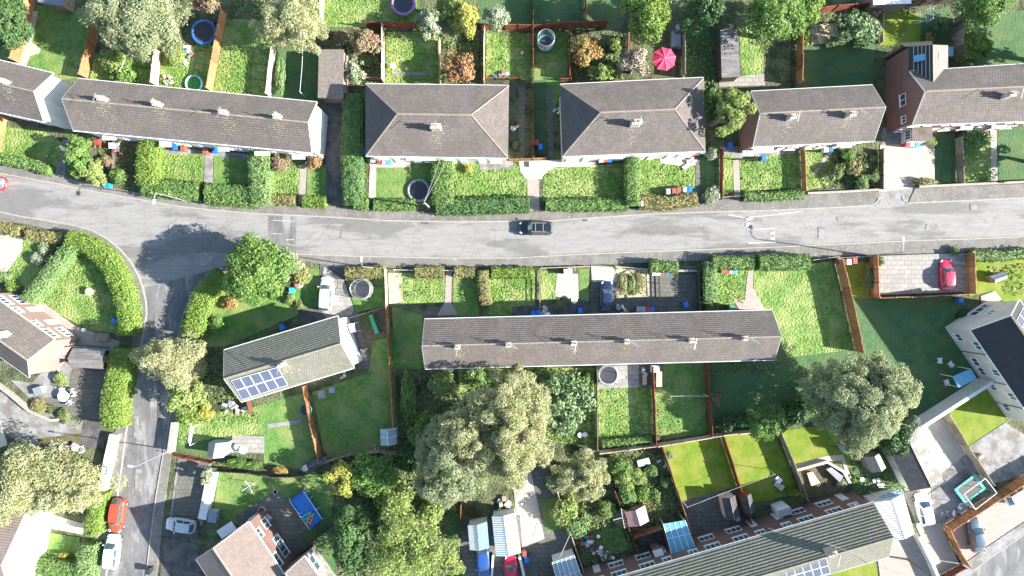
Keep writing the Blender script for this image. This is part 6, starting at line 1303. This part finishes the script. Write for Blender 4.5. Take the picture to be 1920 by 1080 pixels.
wall('white slab wall right of the paved drive', [(404, 880), (394, 930), (386, 968)], RENDER, 1.0, 1.0)
wall('tall white rendered wall from the white house to the garage', [(1704, 794), (1768, 753), (1834, 711)], RENDER, 2.5, .35)
wall('white wall right of the corrugated garage', [(1712, 1000), (1735, 1045), (1752, 1085)], RENDER, 1.2, .3)
wall('pink low wall round the dark garden by the brick terrace', [(1505, 928), (1488, 880), (1547, 864), (1578, 882), (1590, 904)], mk('pink_masonry', (.62, .48, .44), (.5, .38, .35), 1, .9), .6, .35, cap=False)
wall('curved brown wall round the left patio', [(-10, 712), (25, 738), (60, 768), (100, 786), (112, 786)], G['kerb'], .6, .3)
wall('white pier and wall by the silver car drive', [(922, 1090), (925, 1035)], RENDER, 1.0, .2)
wall('white wall right of the red hatchback drive', [(974, 1038), (986, 1090)], RENDER, 1.0, .25)
wall('low dark wall at the front of the shaded yard', [(1219, 508), (1305, 508)], G['grey'], .5, .2)
wall('light wall beside the fenced yard at the left drive', [(0, 790), (12, 835)], RENDER, 1.8, .3)
# ================================================================ BINS
for a in (
 ('red bin by the terrace front at the far left', 180, 266, 'red', 10), ('white lidded bin in front of the white porch, left gardens', 208, 273, 'white', 0), ('blue bin against the terrace, left of a brown one', 328, 276, 'blue', 5), ('brown bin next to the blue one at the terrace', 342, 278, 'brown', 0),
 ('brown bin at the terrace with a blue one to its right', 384, 284, 'brown', 0), ('blue bin at the terrace above the narrow path', 403, 281, 'blue', 4), ('white bin left of the red bin at the hipped house', 699, 299, 'white', 0), ('red lidded bin at the left hipped house front', 711, 302, 'red', 0),
 ('grey bin between red and blue ones at the left hipped house', 720, 303, 'grey', 0), ('light blue bin at the left hipped house front', 729, 303, 'lblue', 0), ('blue bin in the shade at the corner of the left hipped house', 679, 283, 'blue', 0), ('white bin at the right hipped house front', 1127, 299, 'white', 0),
 ('brown bin at the right hipped house front', 1136, 299, 'brown', 0), ('blue bin at the right hipped house front', 1144, 299, 'blue', 0), ('blue bin in the shade between the hipped houses', 1013, 275, 'blue', 8), ('dark red bin in the shade between the hipped houses', 1006, 267, 'red', 0),
 ('red bin at the right corner of the right hipped house', 1306, 286, 'red', 10), ('blue bin at the right corner of the right hipped house', 1316, 283, 'lblue', 10), ('blue bin on the lawn by the ragged hedge', 1294, 355, 'blue', -10), ('grey bin left of the blue one on the lawn', 1284, 356, 'grey', -5),
 ('brown bin in the row on the lawn', 1273, 357, 'brown', 0), ('second brown bin in the row on the lawn', 1264, 358, 'brown', 5), ('grey bin at the left end of the row on the lawn', 1253, 359, 'grey', 5), ('blue bin in the alley left of the gabled pair', 1370, 272, 'blue', 0),
 ('blue bin by the front path of the gabled pair', 1432, 296, 'blue', 0), ('blue bin by the gabled pair porch', 1558, 279, 'blue', 0), ('white bin by the gabled pair porch', 1549, 280, 'white', 0), ('red bin on the sandy drive', 1702, 269, 'red', 0), ('blue bin on the sandy drive', 1720, 271, 'lblue', 0),
 ('white bin on the sandy drive', 1710, 270, 'white', 0), ('white bin left end of the row under the hedge block', 1227, 511, 'white', 0), ('white bin in the middle of the row under the hedge block', 1235, 511, 'white', 2), ('blue bin at the end of the row under the hedge block', 1251, 512, 'blue', 0),
 ('pink lidded bin beside the blue one under the hedge block', 1243, 511, 'brown', 0), ('brown bin on the small lawn under the rounded laurel hedge', 1356, 508, 'brown', 0), ('red bin next to the brown one under the laurel hedge', 1363, 508, 'red', 0), ('grey bin under the laurel hedge', 1371, 508, 'grey', 0), ('light blue bin under the laurel hedge', 1379, 508, 'lblue', 0),
 ('blue bin against the longest roof, left', 1000, 588, 'blue', 0), ('second blue bin against the longest roof, left', 1010, 587, 'blue', 0), ('blue bin right of the patio table in the shade', 1088, 582, 'blue', 0), ('blue bin in shade between the grey and dark ones', 1223, 580, 'blue', 0),
 ('dark red bin in the shade left of the blue one', 1216, 580, 'red', 0), ('grey bin in the shade at the longest roof', 1206, 580, 'grey', 0), ('pale grey bin second from the dark red one', 1198, 580, 'grey', 0), ('blue bin at the tilted house front', 528, 613, 'blue', 15),
 ('light blue bin by the pink toys', 546, 545, 'lblue', 0), ('blue bin by the white canopy yard', 987, 1050, 'blue', 0), ('orange topped bin above the blue one by the red car', 983, 1038, 'brown', 0), ('blue bin against the raised drive fence', 1802, 562, 'blue', 0),
 ('brown bin in the planter left of the raised drive', 1575, 490, 'brown', 0), ('white bin in the planter left of the raised drive', 1592, 491, 'white', 0), ('purple red bin in the planter left of the raised drive', 1603, 489, 'red', 0), ('white bin at the patio of the centre gardens', 1061, 510, 'white', 0),
 ('dark bin at the patio of the centre gardens', 1069, 508, 'grey', 0), ('blue bin under the curved hedge', 213, 601, 'blue', 0), ('blue bin by the centre terrace drain', 1286, 571, 'blue', 20), ('black bin beside the side road at the bottom', 277, 1072, 'black', 10),
 ('grey water butt bin in the lower garden', 1383, 972, 'grey', 20), ('green bin by the right patio fence', 1372, 577, 'green', 0)):
    bin_(*a)
dish_item('blue recycling crate on the kerb, left one', 197, 347, .32, .35, plain('crate_blue', (.02, .28, .65), .5), 'recycling_crate', 'crate', h=.3, leg=False)
dish_item('blue recycling crate on the kerb, right one', 204, 348, .32, .35, plain('crate_blue2', (.02, .30, .68), .5), 'recycling_crate', 'crate', h=.3, leg=False)
dish_item('white sack on the pavement by the dark laurel hedge, left', 270, 361, .3, .35, WHITE, 'rubbish_sack', 'sack', h=.3, leg=False)
dish_item('white sack on the pavement by the dark laurel hedge, right', 283, 365, .3, .35, WHITE, 'rubbish_sack', 'sack', h=.3, leg=False)
# ================================================================ GARDEN THINGS
trampoline('round blue edged trampoline behind the long terrace', 382, 60, 24, (.02, .12, .42), net=False)
trampoline('purple edged trampoline at the top edge', 756, 6, 23, (.30, .14, .32), net=False)
trampoline('small teal edged trampoline with a net', 1023, 80, 16, (.03, .35, .36))
trampoline('dark trampoline with pale rim in the front garden of the left hipped house', 785, 357, 22, (.24, .26, .30), zm=.3, net=False)
trampoline('grey netted trampoline beside the white car drive', 681, 542, 19, (.10, .11, .10))
trampoline('grey netted trampoline on the patio behind the longest roof', 1140, 703, 20, (.30, .31, .32))
trampoline('dark teal edged trampoline under the solar roofed house', 573, 769, 12, (.04, .15, .14), net=False)
def rect_tramp():
    z = .75; c = [P(1789, 918, z), P(1828, 889, z), P(1849, 916, z), P(1810, 946, z)]; cen = sum(c, Vector()) / 4; root = empty('trampoline', (cen.x, cen.y, 0), 'rectangular teal trampoline with a white framed net against the orange fence', 'trampoline', 'garden trampolines')
    inn = [p.lerp(cen, .22) for p in c]; m = MB(); m.face([(p.x, p.y, z - .03) for p in inn]); m.build('mat', BLACK, root)
    teal = plain('teal_pad', (.02, .38, .33), .4)
    for i in range(4): m = MB(); m.face([c[i], c[(i + 1) % 4], inn[(i + 1) % 4], inn[i]]); m.face([x - Vector((0, 0, .06)) for x in (inn[i], inn[(i + 1) % 4], c[(i + 1) % 4], c[i])]); m.face([c[i] - Vector((0, 0, .06)), c[(i + 1) % 4] - Vector((0, 0, .06)), c[(i + 1) % 4], c[i]]); m.build('pad', teal, root)
    for i in range(4):
        p = c[i]; q = Vector((p.x, p.y, 2.5)); MB().tube([(p.x, p.y, 0), q], .035, 6).build('pole', METAL, root); n = Vector((c[(i + 1) % 4].x, c[(i + 1) % 4].y, 2.5)); MB().tube([q, n], .045, 6).build('top_rail', WHITE, root)
        t = MB(); d = c[(i + 1) % 4] - p
        for k in range(16): a = p + d * k / 16; t.tube([a, a + Vector((0, 0, 1.75))], .006, 3)
        for k in range(6): t.tube([p + Vector((0, 0, .3 * k)), p + d + Vector((0, 0, .3 * k))], .006, 3)
        t.build('safety_net', GREYP, root)
rect_tramp()
def pool():
    z = .7; c = [P(543, 939, z), P(569, 921, z), P(604, 973, z), P(580, 992, z)]; cen = sum(c, Vector()) / 4; root = empty('frame_pool', (cen.x, cen.y, 0), 'rectangular blue frame pool with toys floating in it', 'pool')
    bl = plain('pool_liner', (.02, .13, .48), .35); m = MB(); inn = [p.lerp(cen, .06) for p in c]
    for i in range(4): a, b = c[i], c[(i + 1) % 4]; m.face([(a.x, a.y, 0), (b.x, b.y, 0), b, a]); m.face([a, b, inn[(i + 1) % 4], inn[i]])
    m.build('wall', bl, root); w_ = MB(); w_.face([(p.x, p.y, .55) for p in inn]); w_.build('cover', plain('pool_sheet', (.02, .17, .50), .25), root)
    for i in range(4): MB().tube([c[i] + Vector((0, 0, .02)), c[(i + 1) % 4] + Vector((0, 0, .02))], .04, 6).build('frame_rail', WHITE if i % 2 else bl, root)
    for t in (0, .33, .66, 1):
        for a, b in ((c[0], c[3]), (c[1], c[2])): p = a.lerp(b, t); o = (p - cen); o.z = 0; o.normalize(); MB().tube([(p.x + o.x * .35, p.y + o.y * .35, 0), p], .03, 5).build('leg', WHITE, root)
pool()
def lounger(label, px, py, rz, col):
    c = P(px, py, .75); root = empty('pool_lounger', (c.x, c.y, 0), label, 'lounger'); a = R(rz); d = Vector((math.cos(a), math.sin(a), 0)); n = Vector((-d.y, d.x, 0)); m = MB()
    for s in (-1, 1): m.tube([c + n * .22 * s - d * .9, c + n * .26 * s, c + n * .22 * s + d * .8 + Vector((0, 0, .15))], .09, 7)
    for k in range(4): m.tube([c - n * .24 + d * (k * .38 - .6), c + n * .24 + d * (k * .38 - .6)], .07, 6)
    m.build('mattress', plain('inflatable', col, .35), root)
lounger('teal inflatable lounger lying across the blue pool', 577, 967, 32, (.02, .42, .45)); lounger('orange inflatable lounger on the blue pool', 582, 971, 68, (.70, .28, .02))
ring_pool('small round inflatable pool with green water behind the terrace', 362, 156, 1.1, .35, plain('aqua_rim', (.30, .62, .70), .4), plain('green_water', (.05, .22, .05), .15))
ring_pool('pink ring float on the dark patio', 490, 958, .52, .2, plain('pink_ring', (.62, .34, .46), .4), G['slabd'], 'swim_ring', 'swim ring')
ring_pool('small white ring on the dark patio corner', 516, 923, .28, .12, WHITE, G['slabd'], 'swim_ring', 'swim ring')
parasol('pink red parasol over the decked patio', 1247, 108, 1.55, 2.5, plain('pink_cloth', (.66, .035, .10), .8))
dish_item('round white patio table at the left patio', 118, 743, .72, .74, WHITE, 'patio_table', 'table', legs=1)
for i, (x, y, a) in enumerate(((134, 733, 200), (138, 739, 180), (130, 755, 130), (117, 731, 270))):
    chair(('white chair upper right of the round patio table', 'white chair right of the round patio table', 'white chair lower right of the round patio table', 'white chair above the round patio table')[i], x, y, a, WHITE)
for x, y, l in ((1056, 853, 0), (1094, 816, 1)): pass
dish_item('round white garden table by the slab patio near the playhouse', 456, 844, .52, .72, WHITE, 'patio_table', 'table'); dish_item('small white stone table left of the round one near the playhouse', 444, 838, .36, .5, WHITE, 'patio_table', 'table')
dish_item('white round table top on the square lawn', 737, 123, .36, .7, WHITE, 'bird_table', 'table'); dish_item('white tub on the weedy lawn, left of a pair', 1088, 816, .34, .5, WHITE, 'plant_tub', 'tub', h=.4); dish_item('white tub on the weedy lawn, right of a pair', 1097, 815, .34, .5, WHITE, 'plant_tub', 'tub', h=.4)
dish_item('oval white table in the centre front patio', 1077, 563, .42, .72, WHITE, 'patio_table', 'table'); dish_item('white round stool in the dim garden below the slatted shed', 1617, 899, .28, .5, WHITE, 'stool', 'stool')
dish_item('white disc lid in the cluttered dim plot', 1122, 1006, .24, .5, WHITE, 'bucket', 'bucket'); dish_item('second white disc in the cluttered dim plot', 1150, 1046, .22, .5, WHITE, 'bucket', 'bucket'); dish_item('pink ball on the fenced lawn, top centre', 979, 98, .22, .4, plain('pink_ball', (.62, .35, .35), .5), 'ball', 'ball', h=.38, leg=False)
dish_item('terracotta planter on the fake grass square', 1036, 967, .28, .4, POT, 'plant_pot', 'pot', h=.38, leg=False); dish_item('sunlit stone bird bath on the corner lawn', 167, 547, .55, .7, WOODP, 'bird_bath', 'bird bath'); dish_item('white tyre planter by the left patio wall', 156, 619, .26, .3, WHITE, 'planter', 'planter', h=.25, leg=False)
dish_item('blue bucket at the right of the blue trampoline garden', 929, 143, .22, .5, BINS['mblue'], 'bucket', 'bucket', h=.45, leg=False)
bench('wooden bench on the patio beside the white rail, rear of the longest roof', 1209, 712, 1.3, 90, WOODP); bench('brown picnic table right of the red brown fence', 1236, 711, 2.0, 90, WOODP, True, 'picnic_table', 'table')
planks_box('planter_box', 'white topped crate above the picnic table', 'crate', 1229, 692, 1.1, .9, .7, 0, WHITES); planks_box('rabbit_hutch', 'white rabbit hutch on the weedy lawn', 'hutch', 1057, 803, .9, 1.5, .8, 5, WHITES)
planks_box('storage_box', 'slate blue storage box at the end of the white slab wall', 'storage box', 398, 969, 1.1, 1.5, 1.0, -8, plain('slate_box', (.22, .27, .34), .6)); planks_box('cold_frame', 'white cold frame in the leafy plot', 'cold frame', 1207, 867, 1.6, .8, .5, 15, WHITES)
planks_box('storage_box', 'brown timber box by the path to the left corner plot', 'storage box', 190, 632, 1.8, 1.0, .6, -3, WOODG); planks_box('storage_box', 'cream box against the shed wall in the right patio', 'crate', 1841, 857, .7, .4, .5, 40, WOODP)
planks_box('compost_box', 'grey timber compost box in the corner by the sunny fence', 'compost box', 1233, 822, .6, .6, .6, 0, WOODD); planks_box('cube_box', 'blue grey cube seat on the slab patio under the solar roof', 'crate', 602, 740, .9, 1.0, .7, 10, plain('dull_green', (.22, .28, .26), .7)); planks_box('cube_box', 'blue grey tub right of the cube seat', 'crate', 622, 732, .8, .7, .4, 0, plain('dull_blue', (.2, .3, .34), .7))
planks_box('cube_box', 'grey tilted board box on the left patio', 'crate', 70, 733, 1.1, 1.0, .7, 20, METAL); planks_box('bench_box', 'wooden crates by the gable of the left hipped house', 'crate', 783, 158, .6, .4, .4, 0, WOODO)
planks_box('pallet', 'white stones stack at the fence gap between the hipped houses', 'stone stack', 1000, 308, 1.1, .7, .4, 0, WHITES); planks_box('pallet', 'pale slab pile at the white concrete patio', 'slab pile', 1288, 311, 1.2, .5, .25, 35, WHITES)
planks_box('play_board', 'white slide board on the overgrown garden by the blue trampoline', 'board', 341, 110, .5, 1.7, .3, 40, WHITES)
bench('long green slide lying on the dim lawn', 701, 608, 2.6, 290, plain('green_slide', (.02, .42, .20), .5), False, 'garden_slide', 'slide')
airer('white rotary airer on the pool garden lawn', 466, 913, 1.9, .9, 30); airer('grey rotary airer by the weedy fence', 1168, 972, 2.0, 1.3, 10); airer('white folded airer on the dark patio', 502, 972, 1.4, .6, 10)
washline('long washing line on the dim lawn behind the end terrace', (573, 182), (579, 88)); washline('washing line under the sage tree', (243, 144), (262, 106)); washline('washing line across the middle rear lawn', (1250, 738), (1318, 738), 2.0); washline('washing line across the lime lawns', (1280, 940), (1440, 880), 2.2); washline('washing line between the fake grass square and conservatory', (1066, 990), (1040, 1050), 2.2)
goal('white tubular goal frame on the small corner lawn', 366, 815, 2.4, 1.3, 1.8, 80, WHITE); goal('triangular white net frame on the lawn beyond the rear wing', 1742, 27, 1.7, 1.3, 1.5, 92, WHITE)
for l, x, y, a in (('white plastic chair by the left hutch fence', 575, 876, 30), ('white chair frame on the dim lawn by the shaded house', 1783, 683, 45), ('white chair frame beside the blue canopy', 1775, 717, 20), ('small white chair frame on the dim lawn', 1762, 676, 0)): chair(l, x, y, a, WHITE, s=1.3)
for l, x, y, c_ in (('metal chair upper on the decked patio', 1270, 52, 0), ('metal chair lower on the decked patio', 1262, 65, 0), ('metal chair beside the parasol', 1273, 87, 0)): chair(l, x, y, 20, METAL, s=1.2)
planks_box('patio_table', 'grey table between the chairs on the decked patio', 'table', 1268, 76, 1.2, 1.6, .74, 0, GREYP)
mixm = [plain('toy_pink', (.6, .1, .2), .5), WHITE, plain('toy_blue', (.05, .25, .5), .5), plain('toy_red', (.5, .04, .04), .5), METAL, POT]
for l, x, y, s, n in (('heap of pink toys by the white car', 560, 532, 1.1, 6), ('pile of garden junk behind the laurel garden, left', 1100, 1012, 1.4, 12), ('pile of garden junk by the thin white fence', 1118, 1030, 1.4, 12), ('clutter of chairs and pots in the dim plot', 1135, 1040, 1.3, 10), ('small toys beside the blue pool patio', 508, 1006, 1.2, 8),
 ('toys beside the ring float', 484, 967, 1.0, 7), ('white sacks and litter by the windswept tree', 108, 838, 1.4, 8), ('timber and scrap behind the windswept tree', 150, 842, 1.5, 10), ('pots and tubs under the solar roof', 430, 762, 1.5, 10), ('logs and crates beneath the solar roofed gable', 455, 768, 1.4, 8),
 ('toys in the overgrown garden by the blue trampoline', 352, 98, 1.5, 9), ('pots behind the terrace by the small pool', 318, 150, 1.2, 8), ('toys and pots at the front of the left terrace', 220, 278, 1.2, 8), ('washing and toys behind the left hipped house wall', 945, 142, 1.0, 6), ('clutter in the alley of the left hipped house', 966, 240, 1.0, 8), ('clutter in the alley of the right hipped house', 1046, 208, 1.0, 7),
 ('white goods on the patio by the right hipped house', 1296, 300, 1.2, 7), ('garden tools by the slab patio of the longest roof', 1205, 696, 1.0, 8), ('stacked items at the dark yard by the wall', 1165, 580, 1.4, 9), ('pots in the shade by the centre terrace wall', 1020, 584, 1.5, 9), ('stone heap at the white car yard', 1768, 962, 1.0, 5),
 ('blue tray and tools by the greenhouse', 705, 838, .9, 6), ('tools by the shaded gable of the tilted house', 682, 655, 1.0, 8), ('folded chairs under the tilted house', 645, 702, 1.0, 7), ('small pots by the pink walled garden', 1462, 905, 1.6, 12), ('bits and pieces under the dim trees by the shed', 1645, 905, 1.3, 8),
 ('rubble and pots by the left brick gable', 108, 685, 1.2, 9), ('white toy blocks on the overgrown back lawn', 1240, 868, 1.0, 5), ('planks under the big pale tree by the canopy', 945, 942, 1.6, 9)):
    barrow('garden_clutter', l, 'clutter', x, y, mixm[:] if 'pile' in l or 'toys' in l else [WHITE, METAL, POT, WOODG, GREYP], s, n)
# toy kart and pushchair-like things on the concrete yard
barrow('toy_kart', 'white and green ride on toy beside the teal trampoline', 'toy car', 1801, 950, [WHITE, GLAZE], .9, 6); barrow('barbecue', 'black and white kettle barbecue beside the teal trampoline', 'barbecue', 1790, 962, [BLACK, WHITE], .8, 5)
# ---- street lamps and poles
lamp('tall street lamp leaning its arm over the side road', 322, 843, 7.6, .3, 170); lamp('street lamp by the hedge left of the raised drive', 1625, 479, 7.5, 1.2, 95); lamp('street lamp rising from the hedge by the ragged one', 1190, 382, 4.4, .3, 270); lamp('street lamp standing in the laurel hedge, left', 350, 377, 7.0, .8, 265); lamp('street lamp at the pavement above the netted trampoline', 702, 503, 6.5, .6, 95)
def pole(label, px, py, h, ends):
    b = P(px, py); root = empty('telegraph_pole', b, label, 'telegraph pole'); MB().lathe(b, [(.14, 0), (.10, h)], 10).build('post', WOODG, root); t = b + Vector((0, 0, h - .2)); MB().box(t, (.5, .07, .07), 1.4).build('crossarm', WOODG, root)
    for e in ends:
        q = P(*e); m = (t + q) / 2 - Vector((0, 0, .3)); MB().tube([t, t.lerp(q, .25) - Vector((0, 0, .2)), m, t.lerp(q, .75) - Vector((0, 0, .2)), q], .012, 3).build('wire', GREYP, root)
pole('telegraph pole at the foot of the mossy terrace roof with wires to the houses', 1700, 1048, 8.5, [(1552, 1020, 8), (1440, 990, 5.2), (1638, 1060, 5)])
pole('telegraph pole beside the hipped house alley with wires over the front gardens', 806, 390, 5.5, [(826, 296, 5.2), (842, 294, 5.2)])
